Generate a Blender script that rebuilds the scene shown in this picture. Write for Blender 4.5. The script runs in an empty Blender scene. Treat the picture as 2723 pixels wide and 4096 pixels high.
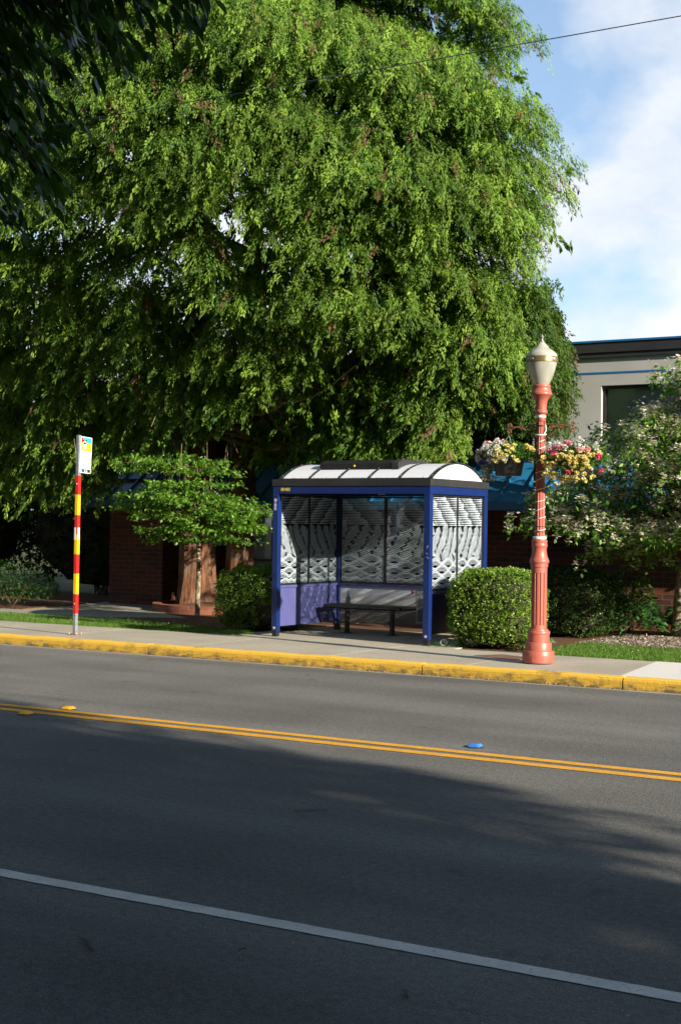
import bpy, bmesh, math, random
import numpy as np
from mathutils import Vector, Matrix
random.seed(7); rng = np.random.default_rng(11)
PI = math.pi; R = math.radians
sc = bpy.context.scene; COL = sc.collection

# ------------------------------------------------------------------ helpers
def link(o, parent=None):
    COL.objects.link(o)
    if parent: o.parent = parent
    return o
def tag(o, label=None, cat=None, group=None, kind=None):
    if label: o['label'] = label
    if cat: o['category'] = cat
    if group: o['group'] = group
    if kind: o['kind'] = kind
    return o
def empty(name, loc=(0,0,0), rz=0, label=None, cat=None, group=None):
    o = bpy.data.objects.new(name, None); o.empty_display_size = .1
    o.location = loc; o.rotation_euler = (0,0,rz); link(o)
    return tag(o, label, cat, group)
def copy_tree(o, parent=None):
    c = o.copy(); COL.objects.link(c)
    if parent: c.parent = parent
    for ch in [x for x in bpy.data.objects if x.parent == o]: copy_tree(ch, c)
    return c

class MB:
    """collects shapes, builds ONE mesh object"""
    def __init__(s): s.v=[]; s.f=[]; s.smooth=[]
    def add(s, vs, fs, smooth=False):
        n=len(s.v); s.v += [tuple(p) for p in vs]; s.f += [tuple(i+n for i in f) for f in fs]; s.smooth += [smooth]*len(fs)
    def box(s, x0,x1,y0,y1,z0,z1):
        v=[(x,y,z) for z in (z0,z1) for y in (y0,y1) for x in (x0,x1)]
        s.add(v,[(0,2,3,1),(4,5,7,6),(0,1,5,4),(2,6,7,3),(0,4,6,2),(1,3,7,5)]); return s
    def obox(s, c, ax, ay, az):  # centre, half-axis vectors
        c,ax,ay,az=[Vector(t) for t in (c,ax,ay,az)]
        v=[c+ax*i+ay*j+az*k for k in (-1,1) for j in (-1,1) for i in (-1,1)]
        s.add(v,[(0,2,3,1),(4,5,7,6),(0,1,5,4),(2,6,7,3),(0,4,6,2),(1,3,7,5)]); return s
    def bar(s, a, b, w, h=None):
        a,b=Vector(a),Vector(b); h=h or w; d=b-a; z=d.normalized()
        up=Vector((0,0,1)) if abs(z.z)<.9 else Vector((0,1,0))
        x=z.cross(up).normalized(); y=x.cross(z)
        return s.obox((a+b)/2, x*w/2, y*h/2, d/2)
    def tube(s, pts, rad, n=8, caps=True, closed=False):
        pts=[Vector(p) for p in pts]
        if not hasattr(rad,'__len__'): rad=[rad]*len(pts)
        vs=[];fs=[]; prev=None
        for i,p in enumerate(pts):
            a=pts[max(i-1,0)]; b=pts[min(i+1,len(pts)-1)]
            if closed: a=pts[i-1]; b=pts[(i+1)%len(pts)]
            t=(b-a).normalized()
            if prev is None:
                up=Vector((0,0,1)) if abs(t.z)<.9 else Vector((1,0,0)); u=t.cross(up).normalized()
            else: u=(prev-t*prev.dot(t)).normalized()
            prev=u; w=t.cross(u)
            for k in range(n):
                an=2*PI*k/n; vs.append(p+(u*math.cos(an)+w*math.sin(an))*rad[i])
        m=len(pts)
        for i in range(m if closed else m-1):
            for k in range(n):
                a=i*n+k; b=i*n+(k+1)%n; j=((i+1)%m)*n
                fs.append((a,b,j+(k+1)%n,j+k))
        if caps and not closed: fs.append(tuple(range(n))[::-1]); fs.append(tuple((m-1)*n+k for k in range(n)))
        s.add(vs,fs,True); return s
    def lathe(s, prof, c=(0,0,0), n=48, mod=None, caps=True):
        vs=[];fs=[]
        for r,z in prof:
            for k in range(n):
                a=2*PI*k/n; rr=r*(mod(a,z) if mod else 1)
                vs.append((c[0]+rr*math.cos(a),c[1]+rr*math.sin(a),c[2]+z))
        for i in range(len(prof)-1):
            for k in range(n):
                fs.append((i*n+k,i*n+(k+1)%n,(i+1)*n+(k+1)%n,(i+1)*n+k))
        if caps: fs.append(tuple(range(n))[::-1]); fs.append(tuple((len(prof)-1)*n+k for k in range(n)))
        s.add(vs,fs,True); return s
    def prism(s, poly, o, u, v, w, t):  # polygon 2-D (a,b) -> o+u*a+v*b, thickness t along w
        o,u,v,w=[Vector(q) for q in (o,u,v,w)]; n=len(poly)
        vs=[o+u*a+v*b for a,b in poly]+[o+u*a+v*b+w*t for a,b in poly]
        s.add(vs,[tuple(range(n))[::-1],tuple(range(n,2*n))]+[(i,(i+1)%n,n+(i+1)%n,n+i) for i in range(n)]); return s
    def build(s, name, mat, parent=None, bevel=0):
        me=bpy.data.meshes.new(name); me.from_pydata(s.v,[],s.f); me.materials.append(mat)
        me.polygons.foreach_set('use_smooth', s.smooth)
        bm=bmesh.new(); bm.from_mesh(me); bmesh.ops.recalc_face_normals(bm,faces=bm.faces); bm.to_mesh(me); bm.free()
        o=bpy.data.objects.new(name,me); link(o,parent)
        if any(s.smooth):
            m=o.modifiers.new('edges','EDGE_SPLIT'); m.split_angle=R(38)
        if bevel:
            m=o.modifiers.new('bevel','BEVEL'); m.width=bevel; m.segments=2; m.limit_method='ANGLE'
        return o

def soup(name, V, cols, mat, parent=None):
    """V (N,k,3) polygons, cols (N,3)"""
    N,k,_=V.shape; me=bpy.data.meshes.new(name)
    me.vertices.add(N*k); me.vertices.foreach_set('co', V.astype(np.float32).ravel())
    me.loops.add(N*k); me.loops.foreach_set('vertex_index', np.arange(N*k,dtype=np.int32))
    me.polygons.add(N); me.polygons.foreach_set('loop_start', np.arange(0,N*k,k,dtype=np.int32))
    me.update(calc_edges=True)
    at=me.color_attributes.new('Col','FLOAT_COLOR','POINT')
    c=np.ones((N,k,4),np.float32); c[:,:,:3]=cols[:,None,:]; at.data.foreach_set('color', c.ravel())
    me.materials.append(mat); me.validate()
    return link(bpy.data.objects.new(name,me),parent)

def unit(a): return a/np.maximum(np.linalg.norm(a,axis=-1,keepdims=True),1e-9)
def rnd(n,s=1.): return rng.normal(0,s,(n,3))
def quad_leaves(p,d,n,L,W,fold=.15):
    d=unit(d); s=unit(np.cross(d,n)); nn=np.cross(s,d)
    L=np.broadcast_to(np.asarray(L,float),(len(p),))[:,None]; W=np.broadcast_to(np.asarray(W,float),(len(p),))[:,None]
    m=p+d*L*.45+nn*W*fold
    return np.stack([p,m+s*W*.5,p+d*L,m-s*W*.5],1)
def strips(p,d,n,L,W,prof,droop,bend=(0,0,-1)):
    d=unit(d); s=unit(np.cross(d,n)); seg=len(prof)-1
    L=np.broadcast_to(np.asarray(L,float),(len(p),))[:,None]; W=np.broadcast_to(np.asarray(W,float),(len(p),))[:,None]
    out=[]; b=np.array(bend)
    c=[p+d*L*(j/seg)+b*L*droop*(j/seg)**2 for j in range(seg+1)]
    for j in range(seg):
        out.append(np.stack([c[j]-s*W*prof[j]/2,c[j]+s*W*prof[j]/2,c[j+1]+s*W*prof[j+1]/2,c[j+1]-s*W*prof[j+1]/2],1))
    return np.concatenate(out,0), seg
def mixcol(n, cols, wts, jit=.18):
    cols=np.array(cols); k=rng.choice(len(cols),n,p=np.array(wts)/sum(wts))
    return cols[k]*np.exp(rng.normal(0,jit,(n,1)))
def sn(x,y,z):  # smooth pseudo noise -1..1
    return (np.sin(1.7*x+2.3*y+.5)+np.sin(2.9*z-1.3*x+1.1)+np.sin(2.1*y+1.9*z+2.7)+np.sin(3.7*x-2.2*z+4.)*.7)/3.7

# ------------------------------------------------------------------ materials
def mat(name, col, rough=.6, metal=0, spec=.5, noise=None, bump=None, **kw):
    """noise=(scale, amount, detail) value variation; bump=(scale,strength)"""
    m=bpy.data.materials.new(name); m.use_nodes=True; nt=m.node_tree; b=nt.nodes['Principled BSDF']
    b.inputs['Base Color'].default_value=(*col,1); b.inputs['Roughness'].default_value=rough
    b.inputs['Metallic'].default_value=metal; b.inputs['Specular IOR Level'].default_value=spec
    tc=nt.nodes.new('ShaderNodeTexCoord')
    if noise:
        n=nt.nodes.new('ShaderNodeTexNoise'); n.inputs['Scale'].default_value=noise[0]; n.inputs['Detail'].default_value=noise[2] if len(noise)>2 else 4
        r=nt.nodes.new('ShaderNodeMapRange'); r.inputs['From Min'].default_value=.3; r.inputs['From Max'].default_value=.7
        r.inputs['To Min'].default_value=1-noise[1]; r.inputs['To Max'].default_value=1+noise[1]
        mx=nt.nodes.new('ShaderNodeVectorMath'); mx.operation='SCALE'; mx.inputs[0].default_value=col
        nt.links.new(tc.outputs['Object'],n.inputs['Vector']); nt.links.new(n.outputs['Fac'],r.inputs['Value'])
        nt.links.new(r.outputs[0],mx.inputs['Scale']); nt.links.new(mx.outputs[0],b.inputs['Base Color'])
    if bump:
        n=nt.nodes.new('ShaderNodeTexNoise'); n.inputs['Scale'].default_value=bump[0]; n.inputs['Detail'].default_value=5
        bp=nt.nodes.new('ShaderNodeBump'); bp.inputs['Strength'].default_value=bump[1]; bp.inputs['Distance'].default_value=kw.get('dist',.01)
        nt.links.new(tc.outputs['Object'],n.inputs['Vector']); nt.links.new(n.outputs['Fac'],bp.inputs['Height']); nt.links.new(bp.outputs[0],b.inputs['Normal'])
    return m
class NT:
    def __init__(s,m): s.nt=m.node_tree; s.b=s.nt.nodes.get('Principled BSDF')
    def n(s,t,**kw):
        x=s.nt.nodes.new('ShaderNode'+t)
        for k,v in kw.items(): setattr(x,k,v)
        return x
    def l(s,a,b): s.nt.links.new(a,b)
    def noise(s,vec,scale,detail=4,rough=.5):
        x=s.n('TexNoise'); x.inputs['Scale'].default_value=scale; x.inputs['Detail'].default_value=detail; x.inputs['Roughness'].default_value=rough
        if vec: s.l(vec,x.inputs['Vector'])
        return x.outputs['Fac']
    def rng(s,v,a,b,c=0,d=1):
        x=s.n('MapRange'); s.l(v,x.inputs['Value'])
        for k,q in zip(('From Min','From Max','To Min','To Max'),(a,b,c,d)): x.inputs[k].default_value=q
        return x.outputs[0]
    def mix(s,f,a,b,mode='MIX'):
        x=s.n('Mix'); x.data_type='RGBA'; x.blend_type=mode
        for sock,v in ((x.inputs[0],f),(x.inputs[6],a),(x.inputs[7],b)):
            if isinstance(v,(int,float)): sock.default_value=v
            elif isinstance(v,tuple): sock.default_value=(*v,1)
            else: s.l(v,sock)
        return x.outputs[2]
    def mth(s,op,a,b=None):
        x=s.n('Math',operation=op)
        for i,v in enumerate((a,b)):
            if v is None: continue
            if isinstance(v,(int,float)): x.inputs[i].default_value=v
            else: s.l(v,x.inputs[i])
        return x.outputs[0]
    def bump(s,h,st,dist=.01):
        x=s.n('Bump'); x.inputs['Strength'].default_value=st; x.inputs['Distance'].default_value=dist; s.l(h,x.inputs['Height']); s.l(x.outputs[0],s.b.inputs['Normal'])
def leafmat(name, trans=.35, rough=.5, spec=.35, tint=(1.25,1.35,.6)):
    m=bpy.data.materials.new(name); m.use_nodes=True; k=NT(m); b=k.b
    a=k.n('Attribute',attribute_name='Col'); k.l(a.outputs['Color'],b.inputs['Base Color'])
    b.inputs['Roughness'].default_value=rough; b.inputs['Specular IOR Level'].default_value=spec
    t=k.n('BsdfTranslucent'); c=k.mix(1.,a.outputs['Color'],tint,'MULTIPLY'); k.l(c,t.inputs['Color'])
    mx=k.n('MixShader'); mx.inputs[0].default_value=trans; k.l(b.outputs[0],mx.inputs[1]); k.l(t.outputs[0],mx.inputs[2])
    k.l(mx.outputs[0],m.node_tree.nodes['Material Output'].inputs['Surface']); return m

M={}
# asphalt
m=mat('asphalt',(.06,.058,.055),.9,spec=.18); k=NT(m); tc=k.n('TexCoord').outputs['Object']
fine=k.noise(tc,95,6,.7); grit=k.n('TexVoronoi'); grit.inputs['Scale'].default_value=70; k.l(tc,grit.inputs['Vector'])
big=k.noise(tc,.5,4); mp=k.n('Mapping'); mp.inputs['Scale'].default_value=(.12,1.3,1); k.l(tc,mp.inputs['Vector']); wheel=k.noise(mp.outputs[0],1.0,3)
c=k.mix(k.rng(fine,.3,.7),(.052,.052,.052),(.225,.22,.205)); 
c=k.mix(k.mth('MULTIPLY',k.rng(grit.outputs['Distance'],.0,.22,1,0),k.rng(k.noise(tc,30,3),.52,.62)),c,(.34,.33,.30))
c=k.mix(1.,c,k.mix(k.rng(big,.35,.65),(.85,.85,.86),(1.12,1.12,1.11)),'MULTIPLY')
c=k.mix(1.,c,k.mix(k.rng(k.noise(tc,22,5,.7),.35,.65),(.80,.80,.80),(1.2,1.2,1.2)),'MULTIPLY')
c=k.mix(k.mth('MULTIPLY',k.rng(k.noise(tc,2.6,2,.5),.70,.76),.5),c,(.035,.034,.033))
vc=k.n('TexVoronoi'); vc.feature='DISTANCE_TO_EDGE'; vc.inputs['Scale'].default_value=.33; mpc=k.n('Mapping'); mpc.inputs['Scale'].default_value=(.35,1,1); k.l(tc,mpc.inputs['Vector'])
nz=k.n('TexNoise'); nz.inputs['Scale'].default_value=3; nz.inputs['Detail'].default_value=6; k.l(tc,nz.inputs['Vector']); ad=k.n('VectorMath',operation='ADD'); k.l(mpc.outputs[0],ad.inputs[0]); sc3=k.n('VectorMath',operation='SCALE'); sc3.inputs['Scale'].default_value=.35; k.l(nz.outputs['Color'],sc3.inputs[0]); k.l(sc3.outputs[0],ad.inputs[1]); k.l(ad.outputs[0],vc.inputs['Vector'])
ck=k.mth('MULTIPLY',k.rng(vc.outputs['Distance'],.0,.0022,1,0),k.rng(k.noise(tc,.45,2),.5,.58)); c=k.mix(k.mth('MULTIPLY',ck,.6),c,(.03,.03,.03))
c=k.mix(1.,c,k.mix(k.rng(wheel,.35,.65),(.84,.84,.84),(1.12,1.12,1.12)),'MULTIPLY')
k.l(c,k.b.inputs['Base Color']); k.bump(k.mth('ADD',fine,k.mth('MULTIPLY',grit.outputs['Distance'],.8)),.55,.006); M['asphalt']=m
def worn_paint(name,col,under,lo,hi):
    m=mat(name,col,.6); k=NT(m); tc=k.n('TexCoord').outputs['Object']
    f=k.rng(k.noise(tc,60,6,.7),lo,hi); v=k.rng(k.noise(tc,6,4),.3,.7,.86,1.08)
    c=k.mix(f,under,col); x=k.n('VectorMath',operation='SCALE'); k.l(c,x.inputs[0]); k.l(v,x.inputs['Scale']); k.l(x.outputs[0],k.b.inputs['Base Color'])
    k.bump(k.noise(tc,90,5,.7),.35,.004); return m
M['bitumen']=mat('bitumen_pad',(.05,.05,.048),.8,noise=(60,.3))
M['yline']=worn_paint('yellow_line_paint',(.74,.36,.022),(.12,.1,.06),.35,.45)
M['wline']=worn_paint('white_line_paint',(.66,.64,.60),(.15,.15,.15),.33,.43)
# kerb
m=mat('kerb_paint',(.7,.42,.03),.7); k=NT(m); t=k.n('TexCoord').outputs['Object']; sep=k.n('SeparateXYZ'); k.l(t,sep.inputs[0])
worn=k.noise(t,5,8,.72); mp=k.n('Mapping'); mp.inputs['Scale'].default_value=(3,3,14); k.l(t,mp.inputs['Vector']); streak=k.noise(mp.outputs[0],2.5,6,.7)
zt=k.rng(sep.outputs['Z'],.0,.13)   # paint is scuffed away by tyres low on the face
thr=k.mth('ADD',k.mth('MULTIPLY',worn,.55),k.mth('MULTIPLY',streak,.45)); f=k.rng(k.mth('ADD',thr,k.mth('MULTIPLY',zt,.2)),.47,.62)
c=k.mix(f,(.16,.125,.07),(.74,.45,.05)); c=k.mix(k.mth('MULTIPLY',k.rng(k.noise(t,1.7,5,.6),.56,.66),.6),c,(.09,.075,.05))
k.l(c,k.b.inputs['Base Color']); k.bump(k.noise(t,30,6,.7),.6,.012); M['kerb']=m
def concrete(name,a,b,agg,scale=45,bumpn=.4):
    m=mat(name,a,.9,spec=.2); k=NT(m); t=k.n('TexCoord').outputs['Object']
    c=k.mix(k.rng(k.noise(t,scale,6,.75),.32,.68),a,b); c=k.mix(k.rng(k.noise(t,1.1,5,.6),.38,.68,0,.35),c,agg)
    v=k.n('TexVoronoi'); v.inputs['Scale'].default_value=scale*1.6; k.l(t,v.inputs['Vector'])
    c=k.mix(k.rng(v.outputs['Distance'],.0,.25,.35,0),c,(.07,.06,.05)); k.l(c,k.b.inputs['Base Color']); k.bump(k.noise(t,scale*1.5,6,.7),bumpn,.006); return m
M['walk']=concrete('exposed_aggregate_concrete',(.30,.27,.215),(.50,.455,.37),(.2,.185,.15))
M['newwalk']=concrete('light_concrete',(.60,.58,.55),(.68,.66,.63),(.54,.52,.49),20,.15)
M['path']=concrete('old_path_concrete',(.26,.24,.2),(.38,.35,.29),(.2,.18,.15))
M['gutter']=concrete('gutter_concrete',(.22,.21,.19),(.4,.38,.34),(.16,.15,.13),30)
M['soil']=mat('bark_mulch',(.13,.07,.042),1,spec=.1,noise=(40,.6,6),bump=(45,.8))
M['earth']=mat('earth',(.07,.075,.035),1,spec=.1,noise=(3,.4,6),bump=(30,.6))
M['shelterblue']=mat('blue_powder_coat',(.0065,.021,.115),.33,noise=(3,.12,5))
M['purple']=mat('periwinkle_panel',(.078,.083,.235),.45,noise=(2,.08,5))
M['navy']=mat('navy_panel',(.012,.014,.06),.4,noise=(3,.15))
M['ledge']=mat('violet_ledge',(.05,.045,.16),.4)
M['black']=mat('black_metal',(.013,.013,.014),.45,noise=(8,.3))
M['roofblack']=mat('black_fascia',(.02,.02,.021),.6,noise=(5,.3,6))
M['dark_gap']=mat('dark_joint',(.02,.018,.015),1)
M['steel']=mat('galvanised_steel',(.36,.39,.42),.45,metal=.6,noise=(30,.12))
M['bolt']=mat('bright_bolt',(.75,.74,.7),.3,metal=.8)
M['yellowtxt']=mat('yellow_vinyl',(.75,.6,.03),.5)
M['whitev']=mat('white_vinyl',(.78,.78,.78),.5)
M['redv']=mat('red_vinyl',(.55,.02,.015),.35); M['orangeprism']=mat('orange_reflector',(.85,.28,.03),.25)
M['yelv']=mat('yellow_reflective',(.85,.56,.012),.35); M['tealv']=mat('teal_vinyl',(.02,.36,.5),.4); M['blackv']=mat('black_vinyl',(.012,.012,.018),.4)
M['bluev']=mat('blue_vinyl',(.05,.2,.7),.4); M['greyv']=mat('grey_print',(.25,.25,.27),.6); M['lightgrey']=mat('pale_grey_print',(.55,.56,.58),.6)
m=mat('coral_paint',(.37,.094,.066),.42); k=NT(m); t=k.n('TexCoord').outputs['Object']
c=k.mix(k.rng(k.noise(t,5,6,.6),.62,.72),(.37,.094,.066),(.46,.04,.02)); c=k.mix(k.rng(k.noise(t,14,7,.75),.66,.74),c,(.1,.08,.05)); c=k.mix(k.rng(k.noise(t,40,3),.3,.7,.0,.22),c,(.50,.17,.12))
k.l(c,k.b.inputs['Base Color']); k.bump(k.noise(t,45,4),.1,.004); M['coral']=m
M['rust']=mat('rusty_iron',(.22,.085,.045),.6,noise=(14,.5,6),bump=(60,.3))
M['rustplate']=mat('rusty_plate',(.17,.085,.06),.75,noise=(9,.25,6),bump=(80,.5))
m=bpy.data.materials.new('frosted_globe'); m.use_nodes=True; k=NT(m); t=k.n('TexCoord').outputs['Object']
c=k.mix(k.rng(k.noise(t,7,4),.3,.7),(.47,.47,.40),(.60,.60,.53)); k.l(c,k.b.inputs['Base Color']); k.b.inputs['Roughness'].default_value=.32
tr=k.n('BsdfTranslucent'); k.l(c,tr.inputs['Color']); mx=k.n('MixShader'); mx.inputs[0].default_value=.38; k.l(k.b.outputs[0],mx.inputs[1]); k.l(tr.outputs[0],mx.inputs[2]); k.l(mx.outputs[0],m.node_tree.nodes['Material Output'].inputs['Surface']); M['globe']=m
M['goldband']=mat('brass_band',(.35,.27,.13),.35,metal=.7,noise=(20,.3))
M['pewter']=mat('pewter',(.32,.32,.30),.5,metal=.4)
M['rope']=mat('clear_rope_light',(.62,.6,.58),.25)
m=bpy.data.materials.new('polycarbonate'); m.use_nodes=True; k=NT(m); k.b.inputs['Base Color'].default_value=(.90,.92,.96,1); k.b.inputs['Roughness'].default_value=.35
tr=k.n('BsdfTranslucent'); tr.inputs['Color'].default_value=(.8,.83,.88,1); mx=k.n('MixShader'); mx.inputs[0].default_value=.4; k.l(k.b.outputs[0],mx.inputs[1]); k.l(tr.outputs[0],mx.inputs[2]); k.l(mx.outputs[0],m.node_tree.nodes['Material Output'].inputs['Surface']); M['poly']=m
def glass(name,tint,refl=.06,gl=(1,1,1)):
    m=bpy.data.materials.new(name); m.use_nodes=True; nt=m.node_tree; k=NT(m); nt.nodes.remove(k.b)
    t=k.n('BsdfTransparent'); t.inputs[0].default_value=(*tint,1); g=k.n('BsdfGlossy'); g.inputs['Roughness'].default_value=.03; g.inputs[0].default_value=(*gl,1)
    f=k.n('Fresnel'); f.inputs[0].default_value=1.5; q=k.mth('ADD',f.outputs[0],refl); q=k.mth('MINIMUM',q,1.)
    mx=k.n('MixShader'); k.l(q,mx.inputs[0]); k.l(t.outputs[0],mx.inputs[1]); k.l(g.outputs[0],mx.inputs[2]); k.l(mx.outputs[0],nt.nodes['Material Output'].inputs[0]); return m
M['glass']=glass('shelter_glass',(.86,.9,.9),.02)
M['winglass']=glass('window_glass',(.97,.98,.98),.01)
m=bpy.data.materials.new('white_wave_film'); m.use_nodes=True; k=NT(m); k.b.inputs['Base Color'].default_value=(.72,.82,.93,1); k.b.inputs['Roughness'].default_value=.35
tr=k.n('BsdfTranslucent'); tr.inputs['Color'].default_value=(.72,.82,.93,1); mx=k.n('MixShader'); mx.inputs[0].default_value=.35; k.l(k.b.outputs[0],mx.inputs[1]); k.l(tr.outputs[0],mx.inputs[2]); k.l(mx.outputs[0],m.node_tree.nodes['Material Output'].inputs['Surface']); M['film']=m
M['bark']=None
m=mat('cedar_bark',(.2,.09,.05),.95,spec=.1); k=NT(m); t=k.n('TexCoord').outputs['Object']; mp=k.n('Mapping'); mp.inputs['Scale'].default_value=(12,12,.9); k.l(t,mp.inputs['Vector'])
n1=k.noise(mp.outputs[0],1.6,7,.65); n2=k.noise(t,2.5,4); c=k.mix(k.rng(n1,.34,.62),(.04,.02,.013),(.20,.092,.052)); c=k.mix(k.rng(n2,.45,.62,0,.55),c,(.23,.155,.11)); k.l(c,k.b.inputs['Base Color']); k.bump(n1,1,.03); M['bark']=m
M['limb']=mat('cedar_limb_bark',(.20,.14,.09),.9,noise=(6,.35,5),bump=(30,.4))
m=mat('smooth_bark',(.2,.16,.115),.9); k=NT(m); t=k.n('TexCoord').outputs['Object']; c=k.mix(k.rng(k.noise(t,16,6,.65),.45,.58),(.12,.085,.05),(.34,.28,.2)); k.l(c,k.b.inputs['Base Color']); k.bump(k.noise(t,25,5),.5,.01); M['mottled']=m
M['twig']=mat('twig',(.12,.075,.045),.9,noise=(20,.3))
def brick(name,c1,c2,mortar,sx=1.,rot=False,dark=.5):
    m=mat(name,c1,.85,spec=.25); k=NT(m); t=k.n('TexCoord').outputs['Object']; sep=k.n('SeparateXYZ'); k.l(t,sep.inputs[0]); cm=k.n('CombineXYZ')
    k.l(k.mth('ADD',sep.outputs['X'],sep.outputs['Y']),cm.inputs[0]); k.l(sep.outputs['Z'],cm.inputs[1])
    b=k.n('TexBrick'); b.inputs['Scale'].default_value=1; b.inputs['Brick Width'].default_value=.295*sx; b.inputs['Row Height'].default_value=.088; b.inputs['Mortar Size'].default_value=.006; b.inputs['Bias'].default_value=-.1
    b.inputs['Color1'].default_value=(*c1,1); b.inputs['Color2'].default_value=(*c2,1); b.inputs['Mortar'].default_value=(*mortar,1); k.l(cm.outputs[0],b.inputs['Vector'])
    c=k.mix(1.,b.outputs['Color'],k.mix(k.rng(k.noise(t,18,5,.6),.3,.7),(.75,.75,.75),(1.25,1.2,1.15)),'MULTIPLY'); k.l(c,k.b.inputs['Base Color'])
    k.bump(k.mth('SUBTRACT',k.mth('MULTIPLY',k.noise(t,60,4),.3),b.outputs['Fac']),.7,.008); return m
M['brick']=brick('red_brown_brick',(.16,.046,.027),(.058,.034,.027),(.14,.12,.105))
M['pbrick']=brick('planter_brick',(.26,.095,.055),(.2,.07,.045),(.2,.15,.12),1.2)
M['stucco']=mat('beige_stucco',(.44,.43,.415),.9,spec=.2,noise=(1.3,.09,6),bump=(70,.15))
M['trimblue']=mat('blue_trim',(.015,.13,.34),.45); M['parapet']=mat('dark_parapet_metal',(.03,.029,.036),.5,noise=(2,.15))
M['awning']=mat('blue_standing_seam',(.02,.16,.34),.35,noise=(1.2,.15,5)); M['awnfascia']=mat('blue_gutter',(.014,.085,.17),.45)
m=mat('window_blinds',(.42,.5,.54),.6); k=NT(m); t=k.n('TexCoord').outputs['Object']; sep=k.n('SeparateXYZ'); k.l(t,sep.inputs[0])
s_=k.mth('FRACT',k.mth('MULTIPLY',sep.outputs['Z'],26)); c=k.mix(k.rng(s_,0,.9),(.5,.58,.62),(.78,.84,.88)); k.l(c,k.b.inputs['Base Color']); M['blinds']=m
M['room']=mat('dark_interior',(.02,.02,.022),.9)
M['pot']=mat('black_plastic_pot',(.018,.018,.02),.45,noise=(9,.4))
M['plasticcup']=mat('clear_plastic',(.6,.62,.66),.25)
M['cedarleaf']=leafmat('cedar_foliage',.44,.6,.25); M['boxleaf']=leafmat('boxwood_foliage',.25,.38,.5); M['leaf']=leafmat('broad_leaf',.5,.42,.45)
M['darkleaf']=leafmat('glossy_leaf',.22,.3,.5); M['laurelleaf']=leafmat('laurel_leaf',.15,.6,.2); M['petal']=leafmat('petals',.3,.6,.2,(1,1,1)); M['grass']=leafmat('grass_blades',.35,.55,.25)

# ------------------------------------------------------------------ camera (level with a person standing at the far kerb)
f=5857.
RM=np.array([[.85391899,-.00719632,.52035619],[.52022477,-.01457874,-.85390494],[.01373111,.99986783,-.00870536]])
cam=bpy.data.cameras.new('camera'); co=link(bpy.data.objects.new('camera',cam)); sc.camera=co
cam.sensor_fit='VERTICAL'; cam.sensor_height=23.5; cam.lens=f/4096*23.5; cam.clip_end=2000; cam.clip_start=.1
co.matrix_world=Matrix([[*RM[0],0],[*RM[1],0],[*RM[2],1.75],[0,0,0,1]])
cam.dof.use_dof=True; cam.dof.focus_distance=11; cam.dof.aperture_fstop=8

# ------------------------------------------------------------------ ground, road, pavement
def sheet(name,x0,x1,y0,y1,z,m,label=None,depth=.3):
    o=MB().box(x0,x1,y0,y1,z-depth,z).build(name,m); return tag(o,label,None,None,'structure')
def poly(name,pts,z,m,kind='structure',th=.05):
    return tag(MB().prism(pts,(0,0,z-th),(1,0,0),(0,1,0),(0,0,1),th).build(name,m),kind=kind)
sheet('ground',-900,900,15.4,1200,.10,M['earth'],depth=.5)
sheet('ground',-900,900,-900,-1.5,.10,M['earth'],depth=.5)
sheet('road',-900,900,-1.5,15.085,0,M['asphalt'],depth=.6)
sheet('gutter',-900,900,15.085,15.17,.004,M['gutter'],depth=.3)
def stripe(name,x0,x1,y0,y1,m,z=.004):
    n=int((x1-x0)/.035); xs=np.linspace(x0,x1,n); e=rng.normal(0,.0016,(2,n)); vs=[];fs=[]
    for i in range(n): vs+= [(xs[i],y0+e[0,i],z),(xs[i],y1+e[1,i],z)]
    for i in range(n-1): fs.append((2*i,2*i+2,2*i+3,2*i+1))
    me=bpy.data.meshes.new(name); me.from_pydata(vs,[],fs); me.materials.append(m); return tag(link(bpy.data.objects.new(name,me)),kind='structure')
stripe('centre_line_marking',-60,20,10.145,10.262,M['yline']); stripe('centre_line_marking',-60,20,9.918,10.045,M['yline'])
stripe('edge_line_marking',-60,20,5.295,5.405,M['wline'])
# kerb: separate cast lengths with open joints
joints=[-60,-44,-31,-22,-15.9,-12.18,-8.1,-5.64,-1.4,3,20,60]
kb=MB()
prof=[(15.17,-.1),(15.172,.10),(15.182,.128),(15.20,.138),(15.30,.142),(15.30,-.1)]
for a,b in zip(joints[:-1],joints[1:]):
    n=max(2,int((b-a)/.25)); vs=[];fs=[]
    xs=np.linspace(a+.009,b-.009,n+1)
    for x in xs:
        w=.0018*math.sin(x*7.1)+.0014*math.sin(x*17.3)
        for y,z in prof: vs.append((x,y+(w if y<15.25 else 0),z+(w if z>.05 else 0)))
    q=len(prof)
    for i in range(n):
        for j in range(q): fs.append((i*q+j,(i+1)*q+j,(i+1)*q+(j+1)%q,i*q+(j+1)%q))
    fs.append(tuple(range(q))); fs.append(tuple(n*q+j for j in range(q))[::-1]); kb.add(vs,fs)
tag(kb.build('kerb',M['kerb']),kind='structure')
tag(MB().box(-60,60,15.19,15.305,-.1,.09).build('kerb_bedding',M['dark_gap']),kind='structure')
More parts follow.
